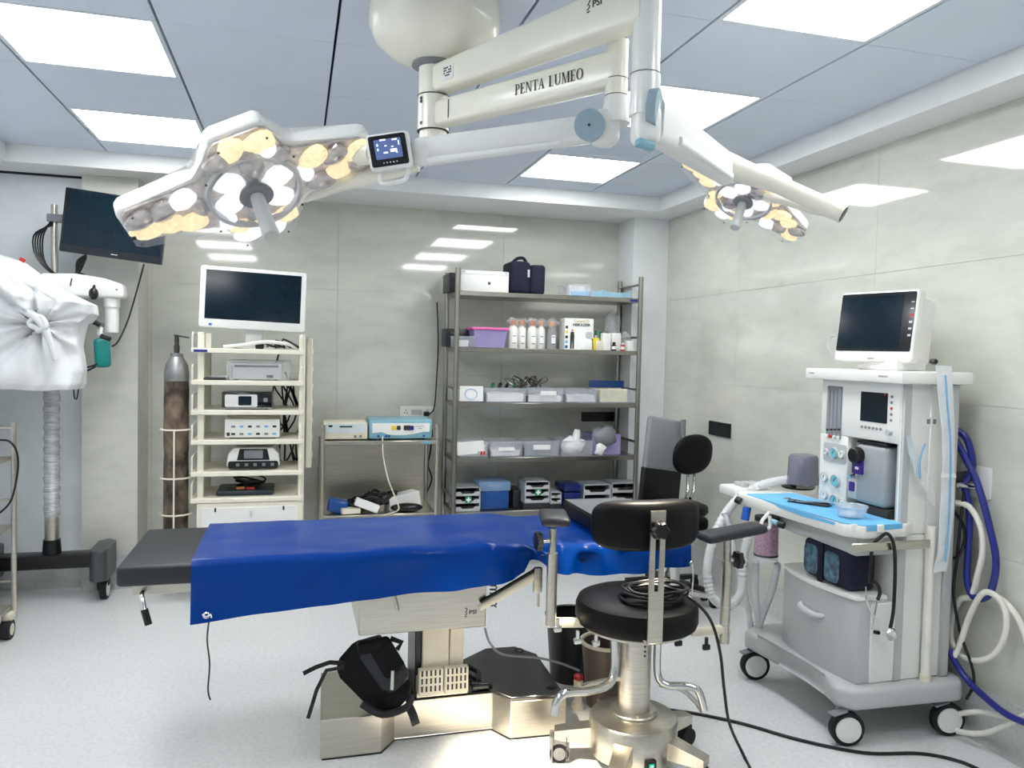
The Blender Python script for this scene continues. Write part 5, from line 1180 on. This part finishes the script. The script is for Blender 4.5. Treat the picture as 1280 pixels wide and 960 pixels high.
MB().tube([ov+V((-.01, .03, -.06)), ov+V((.0, .05, -.16)), ov+V((-.01, .03, -.24)), ov+V((-.05, -.02, -.28))], .011, 10, 5).build('back_bar', 'chrome', c2_)
sp = at(845, 632, Y=4.28)
MB().lathe([(.12, -.03), (.175, -.028), (.19, -.01), (.185, .02), (.15, .034), (.01, .036)], (sp.x-.01, 4.25, sp.z-.01), 40).build('seat', 'pad', c2_)
MB().cyl((sp.x-.01, 4.25, .08), (sp.x-.01, 4.25, sp.z-.03), .03, n=18).build('column', 'chrome', c2_)
for k in range(5):
    a = R(54+72*k); d = V((math.cos(a), math.sin(a), 0)); c = V((sp.x-.01, 4.25, .0))
    MB().rings([[c+d*t+V((-d.y, d.x, 0))*x+V((0, 0, z)) for x, z in ((-.018, z0), (.018, z0), (.018, z1), (-.018, z1))] for t, z0, z1 in ((.02, .07, .11), (.25, .06, .08))]).build('leg', 'chrome', c2_)
    p = c+d*.24; MB().cyl(p+V((-.015, 0, .03)), p+V((.015, 0, .03)), .03, n=16).build('caster', 'rubber', c2_)

# ------------------------------------------------------------------ anaesthesia machine
am = thing('anaesthesia_machine', 'white anaesthesia machine on a grey wheeled base by the right wall', 'anaesthesia machine', (2.34, 2.86, 0))
# wheeled base
bp_ = [(2.07, 2.56), (2.13, 2.495), (2.62, 2.475), (2.665, 2.52), (2.665, 3.20), (2.62, 3.26), (2.16, 3.26), (2.07, 3.20), (2.075, 3.12), (2.13, 2.98), (2.14, 2.78), (2.11, 2.66)]
MB().prism(bp_, .085, M.Translation((0, 0, .155)), .022, 4).build('base', 'grey', am)
for x, y in ((2.13, 2.55), (2.60, 2.525), (2.13, 3.19), (2.60, 3.19)):
    c = MB().lathe([(.045, -.02), (.062, -.02), (.068, -.014), (.068, .014), (.062, .02), (.045, .02)], (x, y, .068), 36, (-.25, -1, 0)).build('caster', 'rubber', am)
    d = V((-.25, -1, 0)).normalized()
    MB().cyl(V((x, y, .068))+d*.012, V((x, y, .068))+d*.025, .054, .050, 32).build('wheel_disc', 'white', c)
    MB().box((x+.01, y+.03, .12), (.05, .05, .07), .012, 2).build('fork', 'grey', c)
    MB().box((x-.05, y-.01, .142), (.07, .04, .008), .003, 1, M.Rotation(R(-10), 3, 'Y')).build('brake_pedal', 'greyd', c)
# drawer cabinet
dp_ = [(2.165, 2.545), (2.30, 2.545), (2.30, 3.06), (2.19, 3.06), (2.17, 3.045)]+[(2.165-.03*math.sin(PI*k/8), 3.03-.47*k/8) for k in range(1, 8)]
db = MB().prism(dp_, .335, M.Translation((0, 0, .24)), .008, 2).build('drawer_front', 'grey', am)
MB().bx(2.22, 2.34, 2.542, 3.06, .24, .565, .004, 1).build('drawer_carcass', 'white', am)
MB().prism([(x-.008 if x < 2.2 else x, y) for x, y in dp_], .018, M.Translation((0, 0, .575)), .006, 2).build('cabinet_top', 'white', am)
MB().tube([(2.15, 2.87, .475), (2.12, 2.85, .462), (2.118, 2.76, .455), (2.145, 2.72, .462)], .012, 10, 5, rad=lambda q: .016*math.sin(PI*(.15+.7*q))).build('drawer_handle', 'grey', db)
MB().cyl((2.24, 2.545, .45), (2.24, 2.52, .455), .008, n=12).build('drawer_latch', 'blk', db)
# main tower
MB().bx(2.47, 2.60, 2.545, 3.04, .24, 1.445, .006, 1).build('tower', 'white', am)
MB().bx(2.335, 2.47, 2.545, 3.04, .24, .835, .004, 1).build('tower_lower', 'white', am)
MB().bx(2.335, 2.47, 2.545, 2.562, .835, 1.445, .004, 1).build('bay_wall', 'white', am)
MB().bx(2.375, 2.47, 2.85, 3.04, .835, 1.445, .004, 1).build('left_block', 'white', am)
MB().bx(2.375, 2.47, 2.562, 2.85, 1.20, 1.445, .004, 1).build('upper_block', 'white', am)
MB().bx(2.335, 2.375, 2.538, 2.57, .24, 1.445, .004, 1).build('side_channel', 'grey', am)
MB().bx(2.56, 2.605, 2.532, 2.56, .24, 1.445, .006, 1).build('side_channel', 'grey', am)
for z in (.50, .49, .42): pass
MB().cyl((2.48, 2.545, .47), (2.48, 2.541, .47), .004, n=8).build('screw', 'ink', am)
tp_ = MB().bx(2.285, 2.635, 2.50, 3.10, 1.445, 1.495, .008, 2).build('top_shelf', 'white', am)
for y_, n_ in ((3.05, 5), (2.60, 7)):
    for k in range(n_): MB().prism(rrect(.0045, .007, .001), .0006, LEFTF((2.2848, y_-.0075*(k-n_/2), 1.472))).build('printed_mark', 'greyd', tp_)
# upper front panel with screen, flowmeters and gauges
MB().bx(2.33, 2.375, 2.555, 3.035, 1.20, 1.445, .006, 2).build('upper_panel', 'white', am)
ps = MB().prism(rrect(.155, .125, .003), .003, LEFTF((2.331, 2.70, 1.34))).build('display', 'screen', am)
MB().bx(2.3275, 2.3295, 2.635, 2.642, 1.393, 1.40).build('alarm_mark', 'red', ps)
for k in range(6): MB().cyl((2.331, 2.765-.022*k, 1.252), (2.326, 2.765-.022*k, 1.252), .006, n=12).build('key', 'greyd', am)
for k in range(5): MB().cyl((2.331, 2.60, 1.39-.024*k), (2.327, 2.60, 1.39-.024*k), .006, n=12).build('key', 'red' if k == 2 else 'greyd', am)
MB().cyl((2.331, 2.60, 1.245), (2.312, 2.60, 1.245), .013, n=18).build('rotary_knob', 'grey', am)
MB().bx(2.33, 2.375, 2.85, 3.035, .84, 1.20, .006, 2).build('left_panel', 'white', am)
fl_ = MB().prism(rrect(.10, .235, .004), .003, LEFTF((2.331, 2.945, 1.30))).build('flowmeter_window', 'greyd', am)
for k in range(4):
    MB().cyl((2.326, 2.982-.025*k, 1.195), (2.326, 2.982-.025*k, 1.405), .006, n=10).build('flow_tube', 'clear', fl_)
    MB().lathe([(.007, 0), (.007, .006), (.001, .007)], (2.326, 2.982-.025*k, 1.215+.003*k), 10).build('float', 'ink', fl_)
    MB().cyl((2.327, 2.982-.025*k, 1.19), (2.318, 2.982-.025*k, 1.19), .008, n=12).build('flow_knob', 'red' if k == 1 else 'white', fl_)
MB().prism(rrect(.15, .085, .012), .004, LEFTF((2.331, 2.93, 1.118))).build('gauge_recess', 'grey', am)
def gauge(y, z, r_, face):
    g_ = MB().lathe([(r_*.6, 0), (r_, 0), (r_*1.02, .004), (r_*.9, .012), (r_*.85, .008), (.001, .008)], (2.33, y, z), 26, (-1, 0, 0)).build('gauge', 'grey', am)
    MB().cyl((2.322, y, z), (2.3195, y, z), r_*.82, n=24).build('gauge_face', face, g_)
    MB().box((2.3185, y, z+r_*.2), (.001, .003, r_*.7), rot=M.Rotation(.5, 3, 'X')).build('needle', 'ink', g_)
gauge(2.93, 1.118, .026, 'gauge'); gauge(2.985, 1.118, .014, 'white'); gauge(2.88, 1.118, .018, 'white')
gauge(2.99, 1.0, .022, 'white'); gauge(2.915, .995, .03, 'gauge'); gauge(2.915, .905, .028, 'gauge'); gauge(2.985, .92, .022, 'white'); gauge(2.86, .90, .024, 'white')
# vaporiser bay
MB().bx(2.462, 2.469, 2.563, 2.849, .836, 1.199).build('bay_back', 'greyd', am)
va = MB().box((2.385, 2.70, 1.055), (.13, .18, .255), .022, 3).build('vaporiser', mat('vaporiser_grey', (158, 163, 166), .35), am)
MB().box((2.385, 2.70, 1.188), (.125, .175, .012), .004).build('vaporiser_lid', 'blk', va)
MB().box((2.385, 2.61, 1.203), (.05, .06, .024), .006).build('vaporiser_lock', 'blk', va)
kz = V((2.325, 2.765, 1.13))
MB().lathe([(.02, 0), (.034, .0), (.036, .01), (.034, .035), (.028, .04), (.001, .04)], kz, 24, (-1, 0, 0)).build('vaporiser_dial', 'blk', va)
MB().prism(rrect(.062, .06, .006), .012, LEFTF((2.323, 2.765, 1.08))).build('dial_label', 'purplep', va)
MB().prism(rrect(.022, .012, .004), .001, LEFTF((2.3105, 2.765, 1.075))).build('label_mark', 'paper', va)
MB().box((2.355, 2.80, .985), (.07, .06, .10), .01).build('filler_block', 'grey', va)
MB().prism(rrect(.03, .04, .004), .006, LEFTF((2.321, 2.80, .99))).build('filler_label', 'purplep', va)
MB().cyl((2.32, 2.79, 1.04), (2.295, 2.79, 1.035), .009, n=12).build('filler_spout', 'chrome', va)
MB().bx(2.33, 2.455, 2.60, 2.80, .886, .926, .006).build('vaporiser_mount', 'ink', am)
# worktop
wt = [(2.095, 2.565), (2.145, 2.512), (2.345, 2.512), (2.47, 2.58), (2.47, 2.84), (2.345, 2.86), (2.345, 3.34), (2.10, 3.34), (2.05, 3.26)]
MB().prism(wt, .05, M.Translation((0, 0, .835)), .008, 2).build('worktop', 'white', am)
MB().prism([(2.16, 2.57), (2.36, 2.57), (2.36, 3.25), (2.20, 3.25), (2.17, 3.0)], .085, M.Translation((0, 0, .75)), .01, 2).build('worktop_underside', 'grey', am)
MB().bx(2.08, 2.45, 2.494, 2.506, .79, .824, .003, 1).build('side_rail', 'steel', am)
MB().tube([(2.475, 2.52, .87), (2.477, 2.522, .6), (2.475, 2.52, .265)], .018, 12, 0).build('scavenging_tube', 'hosew', am)
MB().cyl((2.475, 2.52, .265), (2.475, 2.52, .225), .021, n=14).build('tube_end', 'ivory', am)
# absorber head
MB().bx(2.09, 2.30, 3.345, 3.50, .845, .89, .01, 2).build('absorber_head', 'white', am)
for k in range(3): MB().bx(2.15+.04*k, 2.18+.04*k, 3.37, 3.46, .89, .91, .006).build('absorber_valve', 'grey', am)
px_ = at(958, 672, Y=3.13)
can = MB().cyl((px_.x, 3.13, px_.z-.075), (px_.x, 3.13, px_.z+.075), .052, n=30).build('granule_canister', 'lime', am)
MB().lathe([(.054, -.115), (.056, -.115), (.056, .085), (.054, .085)], (px_.x, 3.13, px_.z), 30, hollow=True).build('canister_wall', 'clear', can)
MB().cyl((px_.x, 3.13, px_.z-.083), (px_.x, 3.13, px_.z-.075), .056, n=30).build('canister_band', 'blk', can); MB().cyl((px_.x, 3.13, px_.z+.08), (px_.x, 3.13, px_.z+.10), .056, n=30).build('canister_band', 'blk', can)
MB().cyl(at(931, 650, Y=3.2), at(934, 634, Y=3.2), .02, n=16).build('hose_valve', 'bluecap', am)
MB().cyl(at(920, 624, Y=3.22), at(926, 627, Y=3.2), .017, n=16).build('valve_knob', 'blk', am)
MB().cyl(at(974, 655, Y=2.95), at(980, 657, Y=2.93), .016, n=16).build('valve_knob', 'blk', am)
MB().cyl(at(964, 651, Y=3.0), at(972, 654, Y=2.97), .012, n=12).build('valve_stem', 'bluep', am)
MB().tube([at(962, 640, Y=3.03), at(952, 652, Y=3.0), at(954, 660, Y=3.0), at(962, 659, Y=3.0), at(962, 645, Y=3.0)], .008, 8, 5).build('pipe', 'white', am)
bl = at(1004, 583, Y=3.24)
be = MB().lathe([(.070, -.085), (.074, -.085), (.070, .045), (.062, .058), (.03, .06)], (bl.x, 3.24, bl.z), 24).build('bellows_dome', 'smoke', am)
for k in range(4): MB().lathe([(.03, 0), (.05, .008), (.03, .016)], (bl.x, 3.24, bl.z-.06+.022*k), 20).build('bellows_fold', 'grey', be)
# corrugated breathing hoses
def corr(pts, r_, par, mt='corr'):
    return MB().tube(pts, r_, 12, 14, rad=lambda q: r_*(1+.12*math.sin(q*420))).build('breathing_hose', mt, par)
corr([at(1010, 603, Y=3.28), at(985, 600, Y=3.3), at(950, 607, Y=3.32), at(918, 628, Y=3.32), at(895, 665, Y=3.3), at(884, 710, Y=3.28), at(890, 745, Y=3.25), at(910, 758, Y=3.22), at(926, 740, Y=3.2), at(929, 700, Y=3.2), at(935, 672, Y=3.2)], .021, am)
corr([at(905, 640, Y=3.3), at(913, 665, Y=3.28), at(920, 700, Y=3.27), at(935, 760, Y=3.26), at(940, 800, Y=3.27)], .014, am)
corr([at(972, 705, Y=3.1), at(966, 735, Y=3.15), at(955, 765, Y=3.2), at(945, 795, Y=3.23)], .016, am)
corr([at(945, 700, Y=3.2), at(944, 740, Y=3.2), at(948, 780, Y=3.22)], .016, am)

# monitor on top of the machine
pm_ = thing('patient_monitor', 'white patient monitor with dark screen on top of the anaesthesia machine', 'monitor', (2.45, 2.78, 1.495))
c0, c1_, c2, c3 = at(1055, 365, Y=2.97), at(1151, 362, Y=2.62), at(1138, 452, Y=2.62), at(1040, 452, Y=2.97)
cc_ = (c0+c1_+c2+c3)/4; ax_ = (c1_-c0)+(c2-c3); ay_ = (c0-c3)+(c1_-c2)
mf = frame(cc_, ax_, ay_); w_, h_ = ax_.length/2, ay_.length/2
MB().prism(rrect(w_, h_, .018), .05, mf @ M.Translation((0, 0, -.05)), .008, 3).build('housing', 'white', pm_)
MB().prism(rrect(w_*.70, h_*.93, .02), .10, mf @ M.Translation((w_*.12, -.005, -.15)), .012, 3).build('rear_housing', 'white', pm_)
gl_ = MB().prism(rrect(w_*.955, h_*.82, .008), .002, mf @ M.Translation((-.002, .018, .0))).build('glass', 'gloss', pm_)
MB().prism(rrect(w_*.80, h_*.74, .004), .002, mf @ M.Translation((-.028, .018, .0012))).build('screen', 'screen', pm_)
for k, c in enumerate(('grey', 'grey', 'red', 'grey', 'grey', 'grey')): MB().prism(rrect(.014, .005 if k < 2 else .009, .001), .001, mf @ M.Translation((w_*.44, .10-.028*k, .002))).build('side_key', c, gl_)
MB().prism(rrect(.03, .004, .001), .001, mf @ M.Translation((0, -h_/2+.014, .0))).build('badge', 'greyd', pm_)
MB().tube([at(1040, 442, Y=3.0), at(1035, 435, Y=3.02), at(1038, 422, Y=3.02), at(1044, 420, Y=3.0)], .004, 7, 5).build('side_bracket', 'grey', pm_)
MB().bx(2.40, 2.55, 2.66, 2.90, 1.495, 1.55, .008).build('mount', 'white', pm_)
MB().box(at(1167, 452, Y=2.56), (.02, .03, .02), .005, 2, M.Rotation(.6, 3, 'Y')).build('cable_plug', 'blk', pm_)

# blue drape and things on the worktop
dg = thing('blue_drape', 'sky blue disposable drape taped over the machine worktop', 'drape', (2.2, 2.9, .84))
Wz = .887
dq = [(2.098, 2.572), (2.147, 2.52), (2.335, 2.52), (2.34, 2.9), (2.315, 3.2), (2.075, 3.22), (2.07, 3.1), (2.085, 2.8)]
MB().prism(dq, .003, M.Translation((0, 0, Wz-.001))).build('drape_top', 'drape', dg)
MB().prism([(-.32, 0), (.30, .0), (.30, -.012), (.1, -.02), (-.1, -.014), (-.32, -.024)], .003, LEFTF((2.072, 2.89, Wz+.002))).build('drape_edge', 'drape', dg)
MB().prism([(0, 0), (.17, 0), (.17, -.018), (.0, -.024)], .003, FRONT((2.155, 2.514, Wz+.002))).build('drape_edge', 'drape', dg)
for p in ((2.118, 2.54), (2.22, 2.512)): MB().box((p[0], p[1], Wz-.012), (.03, .012, .03), .002, 1).build('tape', 'paper', dg)
Wz += .003
ft_ = thing('forceps_set', 'steel forceps lying on a dark pouch on the blue drape', 'forceps', (2.18, 2.93, Wz))
fa, fb = at(995, 629, Z=Wz), at(1045, 634, Z=Wz)
MB().box(fa.lerp(fb, .45)+V((0, .03, .003)), (.06, .18, .005), .002, 1, M.Rotation(.6, 3, 'Z')).build('pouch', 'ink', ft_)
for k in range(4):
    o_ = V((.010*k, -.018*k, .009+.003*k))
    MB().tube([fa+o_, fa.lerp(fb, .4)+o_+V((0, 0, .004)), fb+o_], .0035, 6, 4).build('shank', 'chrome', ft_)
for k in range(2): MB().tube([fa+V((-.01+.014*math.cos(a), .02+.03*k+.014*math.sin(a), .012)) for a in [2*PI*q/10 for q in range(10)]], .0028, 6, 2, closed=True).build('finger_ring', 'chrome', ft_)
bw = at(1064, 646, Z=Wz)
by_ = thing('plastic_bowl', 'clear plastic bowl standing on the blue drape', 'bowl', (bw.x, bw.y, Wz))
MB().lathe([(.03, .001), (.052, .004), (.062, .042), (.066, .046), (.064, .049), (.058, .044), (.05, .008), (.001, .006)], (bw.x, bw.y, Wz), 30).build('bowl', mat('bowl_plastic', (214, 226, 236), .1, alpha=.4, spec=.7), by_)
MB().lathe([(.02, .006), (.035, .012), (.02, .022), (.001, .024)], (bw.x-.01, bw.y, Wz), 16).build('gauze', 'paper', by_)
cp_ = at(1101, 637, Z=Wz)
o_ = single('white_cap', 'small white round cap on the blue drape beside the bowl', 'cap', MB().lathe([(.022, 0), (.024, .003), (.024, .022), (.021, .026), (.001, .026)], (cp_.x, cp_.y, Wz), 24), 'white')
bx_ = at(1027, 616, Z=Wz)
t = thing('medicine_carton', 'small white medicine carton with purple print standing on the blue drape', 'box', (bx_.x, bx_.y, Wz))
MB().bx(bx_.x-.0, bx_.x+.025, bx_.y-.03, bx_.y+.03, Wz, Wz+.085, .002, 1).build('carton', 'paper', t)
MB().prism(rrect(.03, .012, .002), .001, LEFTF((bx_.x, bx_.y-.012, Wz+.018))).build('printed_band', 'red', t); MB().prism(rrect(.03, .005, .001), .001, LEFTF((bx_.x, bx_.y, Wz+.065))).build('printed_line', 'purplep', t)
tr = at(990, 610, Z=.89)
t = thing('laryngoscope_tray', 'dark oval tray and grey blocks lying on the far end of the worktop', 'tray', (tr.x, tr.y, .89))
MB().lathe([(.05, 0), (.075, .004), (.082, .014), (.074, .012), (.05, .006), (.001, .006)], (tr.x+.02, tr.y-.02, .889), 28).build('tray', 'blk', t)
MB().box((tr.x-.02, tr.y+.06, .899), (.05, .07, .02), .004).build('block', 'grey', t)
MB().box((tr.x+.0, tr.y+.0, .909), (.025, .05, .02), .005, rot=M.Rotation(.6, 3, 'X')).build('clip', 'blk', t)
# navy pouch under the worktop
Cz = .593
t = thing('emergency_pouch', 'navy fabric pouch with clear windows on the shelf under the worktop', 'bag', (2.22, 2.76, Cz))
bq = MB().box((2.225, 2.75, Cz+.085), (.14, .30, .168), .03, 4)
for v in bq.bm.verts: v.co += V((noise.noise(v.co*10), noise.noise(v.co*10+V((4, 0, 0))), 0))*.008
bq.build('pouch_body', 'navy', t, 60)
for y_ in (2.835, 2.70): MB().prism(rrect(.09, .125, .025), .003, LEFTF((2.153, y_, Cz+.082))).build('window', mat('pouch_window', (70, 104, 124), .12, var=.5, scale=30), t)
MB().prism(rrect(.03, .165, .005), .006, LEFTF((2.152, 2.768, Cz+.084))).build('band', 'navy', t)
# stethoscope hanging from the side rail
t = thing('stethoscope', 'black stethoscope hanging from the side rail of the anaesthesia machine', 'stethoscope', (2.33, 2.49, .6))
Yh = 2.50
MB().tube([at(1100, 672, Y=Yh), at(1109, 667, Y=Yh-.02), at(1117, 680, Y=Yh-.02), at(1119, 710, Y=Yh-.01), at(1117, 760, Y=Yh-.01), at(1113, 785, Y=Yh-.01)], .007, 9, 7).build('tube', 'blk', t)
MB().tube([at(1100, 672, Y=Yh), at(1091, 682, Y=Yh+.01), at(1088, 710, Y=Yh+.01), at(1087, 730, Y=Yh)], .007, 9, 7).build('tube', 'blk', t)
MB().tube([at(1087, 727, Y=Yh), at(1096, 730, Y=Yh-.01), at(1100, 740, Y=Yh-.01), at(1097, 750, Y=Yh-.01)], .007, 9, 5).build('yoke', 'blk', t)
MB().tube([at(1097, 748, Y=Yh-.01), at(1093, 770, Y=Yh-.01), at(1090, 787, Y=Yh-.01)], .0032, 8, 4).build('ear_tube', 'chrome', t)
MB().tube([at(1082, 733, Y=Yh), at(1084, 752, Y=Yh-.01), at(1095, 775, Y=Yh-.01), at(1104, 789, Y=Yh-.01)], .0032, 8, 5).build('ear_tube', 'chrome', t)
cpc = at(1113, 793, Y=Yh-.012)
MB().lathe([(.010, 0), (.021, .002), (.023, .008), (.018, .014), (.001, .012)], cpc, 24, (-.3, -1, 0)).build('chest_piece', 'chrome', t)
MB().tube([cpc+V((.024*math.cos(a), .002, .024*math.sin(a))) for a in [R(-70+14*k) for k in range(10)]], .004, 6, 2).build('chest_rim', 'blk', t)
# catheter packs hanging on the side
def ribbon(pts, wd, nm, mt, par, th=.003):
    P = [V(p) for p in pts]; rs = []
    for i, p in enumerate(P):
        e_ = wd[i] if isinstance(wd, (list, tuple)) else wd
        rs.append([p+V((-e_, .003*math.sin(i*2), 0)), p+V((e_, -.003*math.sin(i*2), 0)), p+V((e_, th-.003*math.sin(i*2), 0)), p+V((-e_, th+.003*math.sin(i*2), 0))])
    return MB().rings(rs).build(nm, mt, par)
t = thing('catheter_pack', 'long clear catheter pack with blue stripe hanging on the machine side', 'catheter pack', (2.54, 2.5, .72))
pk_ = mat('catheter_film', (240, 243, 245), .25, alpha=.88, bump=.4, bscale=30)
pts = [(1180, 457), (1182, 490), (1186, 540), (1186, 590), (1184, 640), (1180, 690), (1175, 715)]
ribbon([at(x, y, Y=2.49) for x, y in pts], [.038, .034, .032, .03, .03, .03, .034], 'pack_film', pk_, t)
MB().tube([at(x+2, y+12, Y=2.482) for x, y in pts[:-1]], .0035, 8, 5).build('catheter', 'skyink', t)
ribbon([at(1186, 592, Y=2.484), at(1186, 597, Y=2.484)], .034, 'pack_seal', 'paper', t)
t = thing('catheter_pack', 'crumpled clear catheter packs drooping beside the striped pack', 'catheter pack', (2.45, 2.5, .9))
ribbon([at(1136, 545, Y=2.515), at(1140, 565, Y=2.51), at(1146, 590, Y=2.51), at(1150, 603, Y=2.51)], [.010, .013, .011, .006], 'pack_film', K['drape'] if False else mat('pale_pack', (214, 226, 234), .2, alpha=.75), t)
ribbon([at(1150, 588, Y=2.515), at(1158, 600, Y=2.505), at(1164, 618, Y=2.505), at(1168, 632, Y=2.505)], [.02, .03, .02, .01], 'pack_film', K['film'], t)
MB().tube([at(1156, 555, Y=2.51), at(1150, 575, Y=2.51), at(1150, 598, Y=2.51)], .004, 7, 5).build('catheter', 'skyink', t)
lb = thing('serial_label', 'small printed white label on the machine side panel', 'label', tuple(at(1164, 527, Y=2.544)))
lp = at(1164, 527, Y=2.544)
MB().prism(rrect(.06, .034, .003), .001, FRONT((lp.x, 2.5445, lp.z))).build('label_card', 'paper', lb)
for k in range(2): MB().prism(rrect(.016, .02, .001), .0006, FRONT((lp.x-.014+.03*k, 2.5434, lp.z))).build('printed_block', 'greyd', lb)

# hoses behind the machine
def hose(label, pts, r_, mt, cat='hose', name='gas_hose'):
    return single(name, label, cat, MB().tube([at(x, y, X=X_) for x, y, X_ in pts], r_, 10, 8), mt, ang=60)
hose('thick dark blue gas hose looping from the upper outlet behind the machine', [(1195, 537, 2.64), (1208, 548, 2.66), (1215, 572, 2.67), (1214, 590, 2.67), (1206, 606, 2.66), (1212, 640, 2.66), (1210, 690, 2.66), (1209, 725, 2.66), (1216, 745, 2.66), (1230, 748, 2.66), (1240, 735, 2.66), (1245, 700, 2.66), (1236, 655, 2.66), (1222, 605, 2.66), (1208, 575, 2.65), (1194, 550, 2.63)], .014, 'hoseblue')
hose('dark blue gas hose sweeping from behind the machine to the floor', [(1186, 812, 2.62), (1205, 845, 2.64), (1235, 875, 2.63), (1262, 895, 2.61), (1295, 908, 2.60)], .013, 'hoseblue')
hose('white gas hose coiled in a loop beside the blue hoses', [(1194, 628, 2.62), (1212, 634, 2.64), (1226, 660, 2.65), (1228, 690, 2.66), (1222, 718, 2.66), (1214, 745, 2.66), (1200, 750, 2.66), (1189, 775, 2.66), (1192, 808, 2.66), (1215, 825, 2.66), (1240, 820, 2.66), (1256, 795, 2.66), (1257, 765, 2.66), (1245, 745, 2.65), (1228, 742, 2.64), (1212, 770, 2.64), (1200, 805, 2.64), (1192, 822, 2.63)], .012, 'hosew')
hose('white gas hose arching from the coil to the right edge', [(1228, 741, 2.68), (1250, 748, 2.68), (1268, 766, 2.68), (1282, 795, 2.68), (1290, 840, 2.67)], .012, 'hosew')
fh = MB().tube([at(1200, 892, X=2.63), at(1225, 890, X=2.645), at(1260, 897, X=2.655), at(1300, 908, X=2.655)], .011, 10, 8)
single('gas_hose', 'white hose on the floor running behind the rear caster', 'hose', fh, 'hosew')
fh = MB().tube([at(1196, 914, X=2.60), at(1220, 917, X=2.62), at(1245, 912, X=2.635), at(1290, 890, X=2.64)], .011, 10, 8)
single('gas_hose', 'white hose curving over the floor beside the rear caster', 'hose', fh, 'hosew')
hose('black lead hanging behind the machine down to the floor', [(1205, 615, 2.63), (1201, 650, 2.63), (1196, 700, 2.63), (1192, 740, 2.63), (1200, 790, 2.64), (1214, 830, 2.65), (1217, 855, 2.65), (1208, 874, 2.64)], .006, 'blk', 'cable', 'power_lead')
hose('black lead curling out behind the striped catheter pack', [(1192, 638, 2.62), (1203, 655, 2.64), (1206, 675, 2.64), (1198, 695, 2.63), (1190, 697, 2.62)], .006, 'blk', 'cable', 'power_lead')
t = thing('hose_connector', 'black and chrome hose connectors at the white wall plate', 'connector', (2.66, 2.56, 1.02))
cpn = at(1205, 595, X=2.66)
MB().cyl(cpn+V((.05, 0, 0)), cpn+V((-.04, .02, -.01)), .022, n=14).build('coupling', 'ink', t)
MB().cyl(cpn+V((-.03, 0, -.035)), cpn+V((.03, -.03, -.04)), .013, n=12).build('coupling', 'chrome', t)
